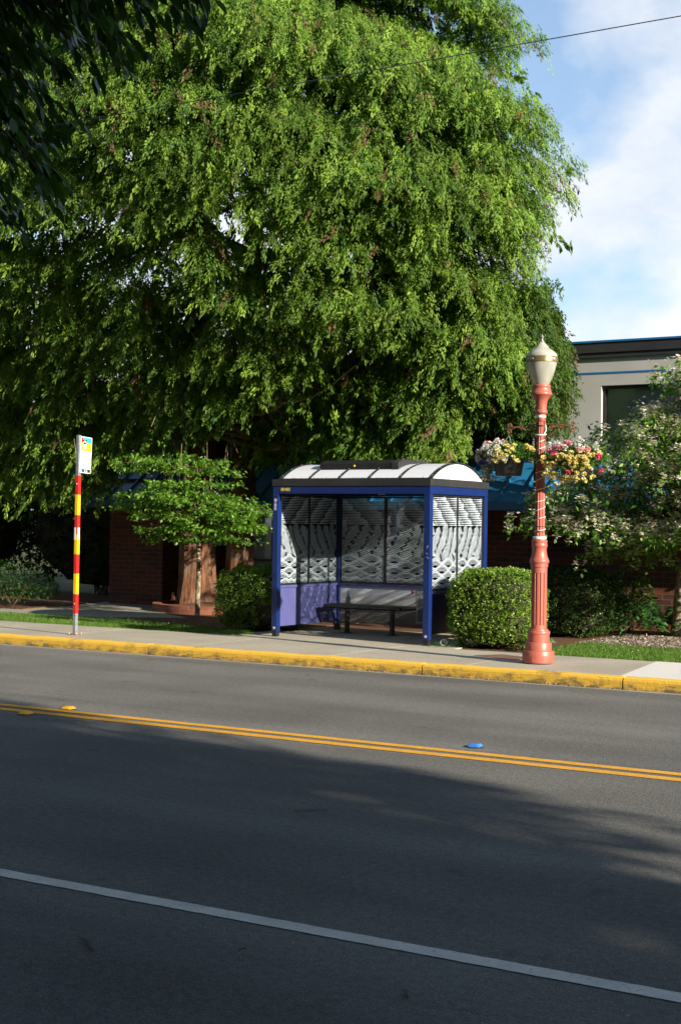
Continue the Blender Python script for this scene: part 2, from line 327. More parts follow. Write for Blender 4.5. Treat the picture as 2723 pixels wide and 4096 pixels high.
# pavement slabs
sj=[-60,-30,-22,-19,-16.3,-14.15,-11.65,-9.45,-7.6,-5.72]
wk=MB()
for a,b in zip(sj[:-1],sj[1:]): wk.box(a+.006,b-.006,15.302,17.22,-.1,.14)
wk.box(-12.35,-8.75,17.226,19.6,-.1,.1385)
tag(wk.build('pavement',M['walk']),kind='structure')
tag(MB().prism([(-5.708,15.302),(60,15.302),(60,17.22),(-5.97,17.22)],(0,0,-.1),(1,0,0),(0,1,0),(0,0,1),.243).build('new_pavement',M['newwalk']),kind='structure')
poly('garden_path',[(-60,18.75),(-17.4,18.75),(-16.3,19.15),(-15.2,19.95),(-16.2,20.6),(-17.3,22.5),(-24,26),(-60,26)],.135,M['path'])
poly('mulch_bed',[(-17.4,19.0),(-14.5,18.6),(-12.38,17.24),(-12.38,23.5),(-17.6,23.5)],.128,M['soil'])
poly('mulch_bed',[(-8.72,17.24),(-7.75,17.24),(-7.6,18.6),(-7.75,19.45),(-2,19.45),(12,19.4),(12,22.6),(-12.3,22.6),(-12.3,19.62),(-8.72,19.62)],.128,M['soil'])
poly('mulch_bed',[(-60,19.7),(-18.7,19.7),(-18.9,21),(-19.8,24),(-26,27),(-60,27)],.150,M['soil'])
tag(MB().box(-12.34,-8.76,15.3,15.301,0,.01).build('slab_edge',M['dark_gap']),kind='structure')

def grass(name,pts_fn,n,hmin,hmax,label):
    p=pts_fn(n); n=len(p); d=np.stack([rng.normal(0,.35,n),rng.normal(0,.35,n),np.ones(n)],1); nn=np.stack([rng.normal(0,1,n),rng.normal(0,1,n),np.zeros(n)],1)
    V=strips(p,d,nn,rng.uniform(hmin,hmax,n),rng.uniform(.004,.008,n),(1,.8,.15),.25)[0]
    c=np.tile(mixcol(n,[(.075,.17,.02),(.12,.22,.03),(.17,.20,.06)],[5,3,1]),(2,1)); o=soup(name,V,c,M['grass']); return tag(o,label,'lawn',None,'stuff')
def lawn_left(n):
    x=rng.uniform(-21,-12.4,n); y=rng.uniform(17.2,19,n); back=np.where(x<-15.5,18.75,18.75-(x+15.5)*.25); keep=(y<back)&(y>17.2+.03*rng.normal(size=n))
    return np.stack([x,y,np.full(n,.12)],1)[keep]
def lawn_right(n):
    x=rng.uniform(-7.75,-1,n); y=rng.uniform(17.2,19.6,n); keep=(y<19.3+.12*np.sin(x*3))&(y>17.2)
    return np.stack([x,y,np.full(n,.12)],1)[keep]
grass('lawn',lawn_left,52000,.035,.085,'strip of mown grass between pavement and garden path on the left')
grass('lawn',lawn_right,60000,.035,.085,'strip of mown grass behind the pavement right of the lamp post')
poly('lawn_soil',[(-60,17.226),(-12.36,17.226),(-14.2,18.6),(-17.4,18.74),(-60,18.74)],.122,M['earth'])
poly('lawn_soil',[(-7.745,17.226),(12,17.226),(12,19.4),(-7.745,19.44)],.122,M['earth'])
def debris(name,n,box,z,cols,w,L,label,cat='litter'):
    p=np.stack([rng.uniform(box[0],box[1],n),rng.uniform(box[2],box[3],n),z+rng.uniform(0,.012,n)],1)
    d=np.stack([rng.normal(size=n),rng.normal(size=n),rng.normal(0,.15,n)],1); nn=np.tile([0,0,1.],(n,1))+rnd(n,.25)
    o=soup(name,quad_leaves(p,d,nn,rng.uniform(.6,1.3,n)*L,w,.2),mixcol(n,cols,[1]*len(cols)),M['petal']); return tag(o,label,cat,None,'stuff')
debris('fallen_petals',13000,(-7.9,0,19.35,21.4),.132,[(.62,.58,.52),(.5,.46,.42)],.022,.034,'pale fallen petals scattered on the soil behind the right lawn')
debris('fallen_petals',240,(-7.6,-1,17.3,19.3),.16,[(.65,.66,.66)],.014,.018,'small white petals scattered over the right lawn')
debris('fallen_petals',150,(-17,-13,17.5,18.9),.165,[(.7,.72,.74)],.016,.02,'small white petals scattered over the left lawn')
debris('kerb_litter',420,(-9.4,-5.6,15.12,15.168),.006,[(.4,.2,.09),(.35,.3,.12),(.55,.42,.2)],.014,.026,'dry leaf litter caught along the foot of the kerb, right part')
debris('kerb_litter',420,(-21,-10,15.125,15.168),.006,[(.4,.22,.12),(.5,.42,.28)],.012,.02,'dry leaf litter caught along the foot of the kerb, left part')
debris('road_grit',260,(-9,-1.2,3.2,9.6),.003,[(.4,.36,.28),(.3,.24,.13),(.5,.48,.4)],.006,.011,'small pale seeds and grit scattered over the shaded road')
debris('road_grit',60,(-16,-3,10.5,15),.003,[(.4,.36,.28),(.5,.48,.4)],.008,.013,'small pale seeds and grit scattered over the sunlit road')

# twigs on the road
def twig(loc,rz,L,forks,label):
    mb=MB(); mb.tube([(-L/2,0,.006),(-L/6,.006,.008),(L/6,-.004,.007),(L/2,.01,.005)],[.0032,.003,.0024,.0012],5)
    for t,a,l in forks: mb.tube([(t*L,0,.007),(t*L+l*math.cos(a),l*math.sin(a),.012)],[.002,.001],5)
    o=mb.build('twig',M['twig']); o.location=loc; o.rotation_euler=(0,0,rz); tag(o,label,'twig')
twig((-4.02,4.65,0),2.5,.2,[(-.2,.7,.07),(.1,-.6,.08),(.3,.5,.05)],'forked dry twig lying on the shaded road, largest of the fallen twigs')
twig((-4.45,4.28,0),.3,.09,[(.1,.5,.03)],'short dry twig at the left edge of the picture, nearer than the forked one')
twig((-3.45,4.95,0),1.4,.06,[(0,.6,.02)],'small dry twig just right of the forked twig')
twig((-2.62,4.82,0),2.2,.09,[(-.1,2.4,.04)],'curled twig right of the white edge line near the lower right')

# road markers
def marker(name,loc,rz,body,lens,label,grp=None):
    e=empty(name,loc,rz,label,'road marker',grp)
    MB().lathe([(.075,.0),(.073,.002),(.05,.0042)],(0,0,.004),28).build('adhesive_pad',M['bitumen'],e)
    a,b,h=.052,.05,.02
    mb=MB(); mb.add([(-a,-b,.008),(a,-b,.008),(a,b,.008),(-a,b,.008),(-a*.55,-b*.8,.008+h),(a*.55,-b*.8,.008+h),(a*.55,b*.8,.008+h),(-a*.55,b*.8,.008+h)],
      [(0,3,2,1),(4,5,6,7),(0,1,5,4),(1,2,6,5),(2,3,7,6),(3,0,4,7)]); mb.build('body',body,e,.003)
    for s in (-1,1):
        n=MB(); n.add([(s*a*.97,-b*.74,.0115),(s*a*.97,b*.74,.0115),(s*a*.62,b*.66,.0275),(s*a*.62,-b*.66,.0275)],[(0,1,2,3)] if s>0 else [(3,2,1,0)]); o=n.build('reflector',lens,e); o.location=(s*.0015,0,.001)
    return e
marker('road_marker',(-9.22,10.33,0),.05,M['yelv'],M['orangeprism'],'yellow raised marker just beyond the far yellow line, in the sun','yellow raised road markers')
marker('road_marker',(-9.28,9.83,0),.05,M['yelv'],M['orangeprism'],'yellow raised marker on the near side of the yellow lines, at the shadow edge','yellow raised road markers')
marker('road_marker',(-5.12,10.50,0),.05,M['bluev'],M['bluev'],'blue raised road marker beyond the double yellow line')

# ------------------------------------------------------------------ shelter
X0,X1,Y0,Y1=-11.75,-9.21,17.42,19.2; P_=.092; zg=.14
sh=empty('bus_shelter',((X0+X1)/2,(Y0+Y1)/2,zg),0,'blue framed glass bus shelter with white arched roof and wave pattern windows','bus shelter')
bx,by,bz=sh.location
class SB(MB):
    def build(s,name,mt,parent=None,bevel=0):
        par=parent or sh
        # world coordinates -> parent space (all parents sit at the shelter origin)
        s.v=[(x-bx,y-by,z-bz) for x,y,z in s.v]; return MB.build(s,name,mt,par,bevel)
for (px,py) in ((X0,Y0),(X1-P_,Y0),(X0,Y1-P_),(X1-P_,Y1-P_)):
    p=SB().box(px,px+P_,py,py+P_,.21,2.184).build('post',M['shelterblue'],None,.004)
    SB().box(px+.008,px+P_-.008,py+.008,py+P_-.008,.14,.209).box(px-.0,px+P_,py,py+.006,.14,.15).build('foot',M['black'],p,.004)
    SB().lathe([(.021,0),(.02,.006),(.012,.012)],(0,0,0),16).build('x',M['bolt'],p) if False else None
    b=MB(); b.lathe([(.021,0),(.019,.008),(.010,.014),(.002,.016)],(0,0,0),16); o=b.build('bolt',M['bolt'],p); o.rotation_euler=(PI/2,0,0); o.location=(px+.048-bx,py-.001-by,.262-bz)
# header beams
for a in ((X0,X1,Y0,Y0+P_),(X0,X1,Y1-P_,Y1),(X0,X0+P_,Y0+P_+.001,Y1-P_-.001),(X1-P_,X1,Y0+P_+.001,Y1-P_-.001)):
    SB().box(*a,2.185,2.289).build('header_beam',M['shelterblue'],None,.003)
e_=.012
SB().box(X0-e_,X1+e_,Y0-e_,Y0+.03,2.291,2.387).box(X0-e_,X1+e_,Y1-.03,Y1+e_,2.291,2.387).box(X0-e_,X0+.03,Y0+.0305,Y1-.0305,2.291,2.387).box(X1-.03,X1+e_,Y0+.0305,Y1-.0305,2.291,2.387).box(X0+.031,X1-.031,Y0+.031,Y1-.031,2.30,2.34).build('fascia',M['roofblack'],None,.004)
# arched roof
yc=(Y0+Y1)/2; hw=.80; rise=.235; zb=2.392; rr=(hw*hw+rise*rise)/(2*rise); zc=zb+rise-rr; amax=math.asin(hw/rr)
def arc(r,a): return (yc+r*math.sin(a), zc+r*math.cos(a))
xs0,xs1=X0+.07,X1-.045; NP=5; seg=(xs1-xs0)/NP
for i in range(NP):
    a0=xs0+i*seg; a1=a0+seg; v=[];ff=[]; n=18
    for kx in (a0+.015,a1-.015):
        for r_ in (rr,rr-.012):
            for j in range(n+1):
                y,z=arc(r_,-amax+2*amax*j/n); v.append((kx,y,z))
    q=n+1
    for j in range(n): ff+=[(j,j+1,2*q+j+1,2*q+j),(q+j,3*q+j,3*q+j+1,q+j+1),(j,q+j,q+j+1,j+1),(2*q+j,2*q+j+1,3*q+j+1,3*q+j)]
    s=SB(); s.add(v,ff,True); s.build('roof_panel',M['poly'])
for i in range(NP+1):
    x=xs0+i*seg; w=.03 if i in (0,NP) else .017; v=[];ff=[];n=20;t=.01
    for kx in (x-w,x+w):
        for r_ in (rr+t,rr+.0005):
            for j in range(n+1): y,z=arc(r_,-amax+2*amax*j/n); v.append((kx,y,z))
    q=n+1
    for j in range(n): ff+=[(j,j+1,2*q+j+1,2*q+j),(q+j,3*q+j,3*q+j+1,q+j+1),(j,q+j,q+j+1,j+1),(2*q+j,2*q+j+1,3*q+j+1,3*q+j)]
    s=SB(); s.add(v,ff,True); rb=s.build('roof_rib',M['roofblack'])
    for a in (-.92,-.62,-.3,.0):
        y,z=arc(rr+t+.001,amax*a); b=MB(); b.lathe([(.010,0),(.007,.006),(.001,.008)],(0,0,0),8); o=b.build('screw',M['bolt'],rb); o.location=(x-bx,y-by,z-bz)
for x in (xs0-.012,xs1+.012):
    pts=[arc(rr-.014,-amax+2*amax*j/18) for j in range(19)]
    s=SB(); s.prism([(y,z) for y,z in pts],(x-.004,0,0),(0,1,0),(0,0,1),(1,0,0),.008); s.build('end_panel',M['poly'])
SB().box(xs0-.03,xs1+.03,yc-hw-.03,yc-hw+.0,2.388,2.402).box(xs0-.03,xs1+.03,yc+hw,yc+hw+.03,2.388,2.402).box(xs1-.02,xs1+.03,yc-hw+.001,yc+hw-.001,2.388,2.396).box(xs0-.03,xs0+.02,yc-hw+.001,yc+hw-.001,2.388,2.396).build('roof_gutter',M['black'])
n=260; p=np.stack([rng.uniform(xs0,xs1,n),rng.uniform(yc-hw-.03,yc-hw+.01,n),np.full(n,2.405)],1)-np.array([bx,by,bz]); tag(soup('leaf_debris',quad_leaves(p,rnd(n)*[1,1,.3],np.tile([0,0,1.],(n,1)),.02,.012),mixcol(n,[(.3,.2,.07),(.4,.3,.1),(.15,.2,.05)],[1,1,1]),M['petal'],sh),kind='stuff')
# light box on the roof
s=SB(); s.prism([(yc-.52,2.525),(yc-.52,2.622),(yc-.38,2.672),(yc+.38,2.672),(yc+.52,2.622),(yc+.52,2.525)],(-11.20,0,0),(0,1,0),(0,0,1),(1,0,0),1.19); lb=s.build('roof_box',M['black'],None,.004)
s=SB(); s.prism([(yc-.53,2.52),(yc-.53,2.626),(yc-.38,2.679),(yc+.38,2.679),(yc+.53,2.626),(yc+.53,2.52)],(-10.008,0,0),(0,1,0),(0,0,1),(1,0,0),.10); s.build('box_cap',M['roofblack'],lb)
for x,y,z in ((-9.955,yc-.31,2.681),(-9.955,yc+.1,2.681),(-9.955,yc+.3,2.681)):
    b=MB(); b.lathe([(.013,0),(.009,.007),(.001,.01)],(0,0,0),8); o=b.build('screw',M['bolt'],lb); o.location=(x-bx,y-by,z-bz)
b=MB(); b.lathe([(.016,0),(.014,.006),(.004,.008)],(0,0,0),14); o=b.build('lock',M['yelv'],lb); o.rotation_euler=(PI/2,0,0); o.location=(-10.62-bx,yc-.522-by,2.585-bz)

# glazing ------------------------------------------------------------
def wave_lines(W,H,sd=0):
    """list of (polyline [(u,v)..], thickness[..]) ; v measured downward from the top"""
    out=[]; N=int(W/.016)+1; U=np.linspace(.006,W-.006,N)
    P=.37; UW=U+.022*np.sin(8.3*U+sd)+.012*np.sin(17*U+2*sd)
    # cloud hatching
    vtop=H*.335; nl=17
    for i in range(nl):
        v=.008+i*(vtop-.012)/nl
        for layer,(per,sl,ph) in enumerate(((P,.95,.1),)):
            sc_=.11*abs(math.sin(v*31+ph+sd)); x=(U-sl*v*1.15-sc_*.35)/per+.06*np.sin(v*47)
            x2=(U-1.25*v-.05*abs(math.sin(v*44+1)))/(P*.62)+.4
            f1=x-np.floor(x); f2=x2-np.floor(x2); g=np.maximum(f1**1.6,.55*f2**2)
            out.append((U,np.full(N,v),.0025+.0150*g,None))
    # crests
    v0=H*.335; v1=H*.665; rows=6; rh=(v1-v0)/rows
    PW=[P*.50,P*.53,P*.53,P*.56,P*.56,P*.56]; OF=[.1,.36,.63,.88,1.16,1.40]
    v2=H*.672; g=5; gh=(H-v2-.012)/g
    def top(k,u):
        A=.027 if k<g-1 else .012; Pk=P if k<g-1 else P*.5
        return v2+k*gh+.022+A*np.cos(2*PI*u/Pk+(PI if k%2 else 0)+.7)
    for r_ in range(rows):
        P2=PW[r_]; off=OF[r_]
        for q in range(5):
            vb=v0+(r_+.55)*rh+q*.0225
            ph=(UW/P2+off+sd*.37-.08*q); f1=ph-np.floor(ph)
            vv=vb-(.062+.016*np.sin(np.floor(ph)*3.7+r_*1.9))*(f1**1.8)+.012*np.sin(np.floor(ph)*2.1+r_)
            th=.0018+.0120*np.clip(f1*1.7,0,1)
            key=np.where(f1<.34-.06*q,np.nan,np.floor(ph))
            if r_<rows-1:
                pn=UW/PW[r_+1]+OF[r_+1]+sd*.37; fn=pn-np.floor(pn); nx_=v0+(r_+1.55)*rh-(.062+.016*np.sin(np.floor(pn)*3.7+(r_+1)*1.9))*(fn**1.8)+.012*np.sin(np.floor(pn)*2.1+r_+1)
            else: nx_=top(0,UW)
            key=np.where(vv<nx_-.004,key,np.nan); out.append((U,vv,th,key))
    # long waves
    for k_ in range(g):
        t0=top(k_,UW); t1=top(k_+1,UW) if k_<g-1 else np.full(N,H-.006)
        for q in range(5):
            vv=t0+q*.0205; th=np.full(N,.0115 if q<2 else .0055); brk=(vv<t1-.006).astype(int)
            out.append((U,vv,th,np.where(brk>0,0,np.nan)))
    return out
PSEED=[0]
def wave_mesh(W,H,mir=False):
    PSEED[0]+=1
    vs=[];fs=[]
    for U,v,t,key in wave_lines(W,H,PSEED[0]*1.3):
        if mir: UU=W-U
        else: UU=U
        for i in range(len(U)-1):
            if key is not None and (np.isnan(key[i]) or np.isnan(key[i+1]) or key[i]!=key[i+1]): continue
            if not(.004<v[i]<H-.004): continue
            b=len(vs); vs+=[(UU[i],v[i]-t[i]/2),(UU[i+1],v[i+1]-t[i+1]/2),(UU[i+1],v[i+1]+t[i+1]/2),(UU[i],v[i]+t[i]/2)]; fs.append((b,b+1,b+2,b+3))
    return vs,fs
zt_,zb_=2.168,.880
def pane(o,u,w,W,mir=False):
    """o = upper left corner seen from outside, u along, w outward"""
    o,u,w=Vector(o),Vector(u),Vector(w); H=zt_-zb_
    c=o+u*W/2-Vector((0,0,H/2)); g=SB().obox(c,u*W/2,w*.003,Vector((0,0,H/2))).build('glass_pane',M['glass'])
    vs,fs=wave_mesh(W,H,mir); s=SB()
    for off in (.0042,-.0042):
        s.add([o+u*a-Vector((0,0,b))+w*off for a,b in vs],fs)
    me=bpy.data.meshes.new('wave_pattern'); me.from_pydata([(x-bx,y-by,z-bz) for x,y,z in s.v],[],s.f); me.materials.append(M['film'])
    link(bpy.data.objects.new('wave_pattern',me),g)
def frame(o,u,w,W,parent=None):
    o,u,w=Vector(o),Vector(u),Vector(w); H=zt_-zb_; s=SB(); Z=Vector((0,0,1)); t=.011
    s.obox(o+u*t-Z*H/2,u*t,w*.012,Z*(H/2+.012)); s.obox(o+u*(W-t)-Z*H/2,u*t,w*.012,Z*(H/2+.012))
    s.obox(o+u*W/2+Z*.0,u*(W/2-2*t),w*.0115,Z*.012); s.obox(o+u*W/2-Z*H,u*(W/2-2*t),w*.0115,Z*.012)
    s.build('glass_frame',M['black'])
ys0,ys1=Y0+P_,Y1-P_; Ls=(ys1-ys0)/2
for i in range(2):
    for x,w,mir in ((X1-.045,(1,0,0),False),(X0+.045,(1,0,0),True)):
        o=(x,ys0+i*Ls+.001,zt_); pane((x,ys0+i*Ls+.016,zt_),(0,1,0),w,Ls-.032,mir if i==0 else mir); frame(o,(0,1,0),w,Ls-.002)
xb0,xb1=X0+P_,X1-P_; Lb=(xb1-xb0)/3
for i in range(3):
    y=Y1-.045; pane((xb0+i*Lb+.016,y,zt_),(1,0,0),(0,-1,0),Lb-.032); frame((xb0+i*Lb+.001,y,zt_),(1,0,0),(0,-1,0),Lb-.002)
# ledges and lower panels
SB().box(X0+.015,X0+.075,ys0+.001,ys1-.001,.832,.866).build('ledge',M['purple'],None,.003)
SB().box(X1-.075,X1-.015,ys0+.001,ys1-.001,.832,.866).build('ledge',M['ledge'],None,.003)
SB().box(xb0+.001,xb1-.001,Y1-.075,Y1-.015,.822,.862).build('ledge',M['ledge'],None,.003)
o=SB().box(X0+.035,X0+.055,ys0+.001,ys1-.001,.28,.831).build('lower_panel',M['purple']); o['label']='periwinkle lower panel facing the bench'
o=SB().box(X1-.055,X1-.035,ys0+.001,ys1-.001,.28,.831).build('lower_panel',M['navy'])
# printed mural on the back panel
m=mat('skyline_print',(.4,.4,.45),.4); k=NT(m); t=k.n('TexCoord').outputs['Object']; sep=k.n('SeparateXYZ'); k.l(t,sep.inputs[0])
z_=k.rng(sep.outputs['Z'],-.68,.0); mp=k.n('Mapping'); mp.inputs['Scale'].default_value=(1,1,4); k.l(t,mp.inputs['Vector']); cl=k.noise(mp.outputs[0],2.2,5); city=k.noise(t,55,4,.7)
skyc=k.mix(k.rng(sep.outputs['Z'],.36,.62),(.46,.40,.36),(.50,.53,.63)); skyc=k.mix(k.rng(cl,.5,.66,0,.55),skyc,(.72,.68,.68))
cityc=k.mix(k.rng(city,.4,.66),(.05,.055,.065),(.24,.20,.17)); cityc=k.mix(k.rng(sep.outputs['X'],-.3,.5,0,.5),cityc,(.3,.23,.16))
edge=k.rng(k.mth('ADD',sep.outputs['Z'],k.mth('MULTIPLY',city,.06)),.36,.44); c=k.mix(edge,cityc,skyc); k.l(c,k.b.inputs['Base Color']); M['mural']=m
mu=SB().box(xb0+.001,xb1-.001,Y1-.05,Y1-.035,.28,.821).build('mural_panel',M['mural']); mu['label']='printed skyline photograph panel behind the bench'
ty=Y1-.052
tw=[(-11.545,.45),(-11.545,.652),(-11.525,.665),(-11.52,.70),(-11.512,.712),(-11.508,.76),(-11.504,.712),(-11.496,.70),(-11.49,.665),(-11.47,.652),(-11.47,.45)]
SB().prism(tw,(0,ty,0),(1,0,0),(0,0,1),(0,-1,0),.001).build('tower_print',M['navy'] if False else mat('print_slate',(.09,.11,.13),.5,noise=(60,.4)),mu)
SB().prism([(-10.335,.30),(-10.335,.812),(-9.32,.812),(-9.32,.30)],(0,ty,0),(1,0,0),(0,0,1),(0,-1,0),.001).build('building_print',mat('print_stone',(.36,.34,.33),.5,noise=(9,.25)),mu)
SB().prism([(-10.31,.33),(-10.31,.66),(-10.27,.69),(-10.22,.66),(-10.22,.33)],(0,ty-.0015,0),(1,0,0),(0,0,1),(0,-1,0),.001).build('window_print',mat('print_dark',(.12,.12,.13),.5),mu)
SB().prism([(-10.41,.735),(-10.41,.785),(-10.395,.805),(-10.38,.785),(-10.38,.735)],(0,ty-.0005,0),(1,0,0),(0,0,1),(0,-1,0),.001).build('lantern_print',M['redv'],mu)

def text(name,s,size,mt,parent,loc,rot,ext=.0005,sx=1,align='LEFT',space=1):
    cu=bpy.data.curves.new(name,'FONT'); cu.body=s; cu.size=size; cu.extrude=ext; cu.align_x=align; cu.space_character=space; cu.offset=size*.012
    o=bpy.data.objects.new(name,cu); COL.objects.link(o); bpy.context.view_layer.update()
    me=bpy.data.meshes.new_from_object(o.evaluated_get(bpy.context.evaluated_depsgraph_get())); bpy.data.objects.remove(o)
    me.materials.clear(); me.materials.append(mt); q=link(bpy.data.objects.new(name,me),parent); q.location=loc; q.rotation_euler=rot; q.scale=(sx,1,1); return q
text('number_decal','80485',.062,M['yellowtxt'],sh,(-11.615-bx,Y0-.0015-by,2.222-bz),(PI/2,0,0),sx=.93,space=1.12)
# no smoking sticker on the left front post
st=MB().box(-.026,.026,-.0012,0,-.13,.055).build('no_smoking_sticker',mat('sticker_blue',(.02,.05,.25),.4),sh); st.location=(X0+.044-bx,Y0-.0002-by,2.06-bz)
b=MB(); b.lathe([(.024,0),(.024,.001)],(0,0,0),24); o=b.build('sign_disc',M['whitev'],st); o.rotation_euler=(PI/2,0,0); o.location=(0,-.0014,.028)
b=MB(); b.tube([(.019*math.cos(a),-.0026,.028+.019*math.sin(a)) for a in np.linspace(0,2*PI,25)[:-1]],.0016,5,closed=True); b.bar((-.013,-.0026,.041),(.013,-.0026,.015),.004,.0005); b.build('red_ring',M['redv'],st)
MB().box(-.014,.012,-.003,-.0025,.025,.030).build('cigarette_symbol',M['blackv'],st)
for i,w_ in enumerate((.010,.020,.017,.019,.017,.020)):
    MB().box(-w_,w_,-.0016,-.0012,-.016-i*.0185,-.0075-i*.0185).build('print_line',M['whitev'],st)
# small decal on the inside of the rear header
dc=MB().box(0,.12,-.001,0,-.012,.012).build('decal',M['navy'],sh); dc.location=(-10.98-bx,Y1-P_-.001-by,2.215-bz)
MB().box(.004,.03,-.002,-.0012,-.01,.01).box(.045,.115,-.002,-.0012,-.004,.005).build('decal_print',M['whitev'],dc)
# wear marks on the right front post
for i in range(6):
    mk=MB(); a=random.uniform(0,.03); z=1.36+random.uniform(-.06,.12); mk.box(a,a+random.uniform(.003,.008),-.0012,0,z,z+random.uniform(.008,.03))
    o=mk.build('scuff_mark',M['whitev'],sh); o.location=(X1-.05-bx,Y0-.0003-by,-bz)

# bench
bn=empty('bench',(-10.88,18.72,.1385),0,'black metal strap bench without backrest inside the shelter','bench')
s=MB(); L_=.64; D_=.21; zs=.43
for j in range(9):
    y=-D_+.02+j*(2*D_-.04)/8; s.box(-L_+.015,L_-.015,y-.013,y+.013,zs-.006,zs)
for j in range(22):
    x=-L_+.03+j*(2*L_-.06)/21; s.box(x-.006,x+.006,-D_+.01,D_-.01,zs-.0125,zs-.0065)
s.build('seat',M['black'],bn)
fr=MB()
for sg in (-1,1):
    pts=[(x,sg*(D_),zs-.03) for x in (-L_,L_)]; fr.tube(pts,.03,12)
    fr.tube([(sg*L_,-D_,zs-.03),(sg*L_,D_,zs-.03)],.034,14)
fr.build('edge_roll',M['black'],bn)
sm=MB()
for j in range(22):
    x=-L_+.03+j*(2*L_-.06)/21; sm.box(x-.006,x+.006,-D_-.004,-D_+.004,zs-.075,zs-.03)
sm.bar((-L_,-D_,zs-.08),(L_,-D_,zs-.08),.014,.014); sm.build('front_mesh',M['black'],bn)
for sg in (-1,1):
    lg=MB().tube([(sg*.385,0,.006),(sg*.385,0,zs-.02)],.037,16).build('leg',M['black'],bn)
    MB().lathe([(.09,0),(.09,.006),(.03,.008)],(sg*.385,0,0),24).build('base_plate',M['black'],lg)
# plastic cup
cu=MB(); cu.lathe([(.034,0),(.044,.1),(.047,.103),(.044,.104),(.0425,.1),(.032,.004)],(0,0,0),24,caps=False); cu.lathe([(.033,.002),(.001,.002)],(0,0,0),24,caps=False)
o=cu.build('plastic_cup',M['plasticcup']); o.location=(-9.08,17.62,.187); o.rotation_euler=(R(88),R(0),R(28)); tag(o,'clear plastic cup lying on its side beside the shelter post','cup')
s=MB(); s.tube([(0,0,0),(.11,0,0)],.004,8); o=s.build('drinking_straw',M['bluev']); o.location=(-9.24,17.63,.147); o.rotation_euler=(0,0,.15); tag(o,'blue drinking straw lying beside the plastic cup','straw')

# ------------------------------------------------------------------ bus stop sign
bs=empty('bus_stop_sign',(-14.0,15.80,.14),0,'tall square bus stop pole striped red and yellow with flag sign','bus stop sign')
w=.026
sp=MB().box(-w,w,-w,w,.0,2.83).build('pole',M['steel'],bs,.003); bs.rotation_euler=(0,R(.35),0)
for i in range(25):
    z=.04+i*.112
    if z<.28 or z>2.27:
        MB().box(-.005,.005,-w-.0008,-w,z,z+.01).build('punched_hole',M['blackv'],bs); MB().box(w,w+.0008,-.005,.005,z,z+.01).build('punched_hole',M['blackv'],bs)
zb=[.298,.575,.865,1.14,1.424,1.696,1.986,2.26]
for i in range(7):
    s=MB(); t=w+.0012; z0,z1=zb[i],zb[i+1]
    o=s.box(-t,t,-t,t,z0+.0005,z1-.0005).build('red_band' if i%2==0 else 'yellow_band',M['redv'] if i%2==0 else M['yelv'],bs,.002)
MB().box(-w-.002,.004,-w-.003,-w-.0016,1.345,1.52).box(w+.0016,w+.003,-.018,.018,1.345,1.52).build('white_sticker',M['whitev'],bs)
MB().box(w+.0031,w+.0036,-.016,.016,1.345,1.352).build('sticker_edge',M['blackv'],bs)
bp=MB().box(-.09,.09,-.07,.07,0,.008).build('base_plate',M['rust'],bs)
for x,y in ((-.07,-.05),(.07,-.05),(-.07,.05),(.07,.05)):
    b=MB(); b.lathe([(.011,0),(.011,.012),(.006,.012),(.006,.028)],(x,y,.008),8); b.build('anchor_bolt',M['bolt'],bs)
for z in (2.14,.44): b=MB(); b.lathe([(.01,0),(.007,.006)],(0,0,0),10); o=b.build('rivet',M['bolt'],bs); o.rotation_euler=(PI/2,0,0); o.location=(0,-w-.0014,z)
# flag panel, edge-on to the kerb, facing along the street
FP=empty('flag_tmp'); bpy.data.objects.remove(FP)
Wf,Hf=.235,.515; ppar=bs
def rrect(w,h,r,n=5,x0=0,y0=0):
    pts=[]
    for cx_,cy_,a0 in ((w-r,h-r,0),(r,h-r,90),(r,r,180),(w-r,r,270)):
        for i in range(n+1): a=R(a0+90*i/n); pts.append((x0+cx_+r*math.cos(a),y0+cy_+r*math.sin(a)))
    return pts
fl=MB().prism(rrect(Wf,Hf,.022),(0,0,0),(0,1,0),(0,0,1),(1,0,0),.003).build('sign_panel',M['whitev'],bs)
fl.location=(w+.002,-.012,2.815-Hf); fl.rotation_euler=(R(-2.6),0,0)
def fp(name,pts,m,lay=1): return MB().prism(pts,(.003+.0006*lay,0,0),(0,1,0),(0,0,1),(1,0,0),.0005).build(name,m,fl)
b_=.010; top=Hf-b_
fp('teal_block',[(.045,.432),(Wf-b_,.432),(Wf-b_,top-.012),(Wf-b_-.012,top),(.045,top)],M['tealv'])
fp('red_block',[(b_,.432),(.0445,.432),(.0445,top),(b_,top)],M['redv'])
fp('yellow_block',[(b_,.315),(Wf-b_,.315),(Wf-b_,.4315),(b_,.4315)],M['yelv'])
ic=fp('bus_icon_ground',rrect(.092,.138,.008,3,.036,.333),M['blackv'],2)
fp('bus_icon',[(.048,.352),(.048,.43),(.056,.453),(.082,.460),(.108,.453),(.116,.43),(.116,.352),(.112,.345),(.112,.338),(.100,.338),(.100,.349),(.064,.349),(.064,.338),(.052,.338),(.052,.345)],M['whitev'],3)
fp('bus_icon_window',rrect(.046,.034,.004,3,.059,.405),M['blackv'],4)
for y in (.055,.103): fp('bus_icon_light',rrect(.007,.006,.002,2,y,.372),M['blackv'],4)
RT=(PI/2,0,PI/2)
text('route_number','554',.062,M['greyv'],fl,(.0042,.112,.235),RT)
for y0_,y1_,z_,h_ in ((.115,.165,.206,.006),(.02,.062,.126,.009),(.058,.12,.089,.005),(.058,.185,.067,.005)):
    fp('print_line',[(y0_,z_),(y1_,z_),(y1_,z_+h_),(y0_,z_+h_)],M['lightgrey'],1)
fp('round_logo',[(.03+.011*math.cos(a),.083+.015*math.sin(a)) for a in np.linspace(0,2*PI,17)[:-1]],M['greyv'],2)
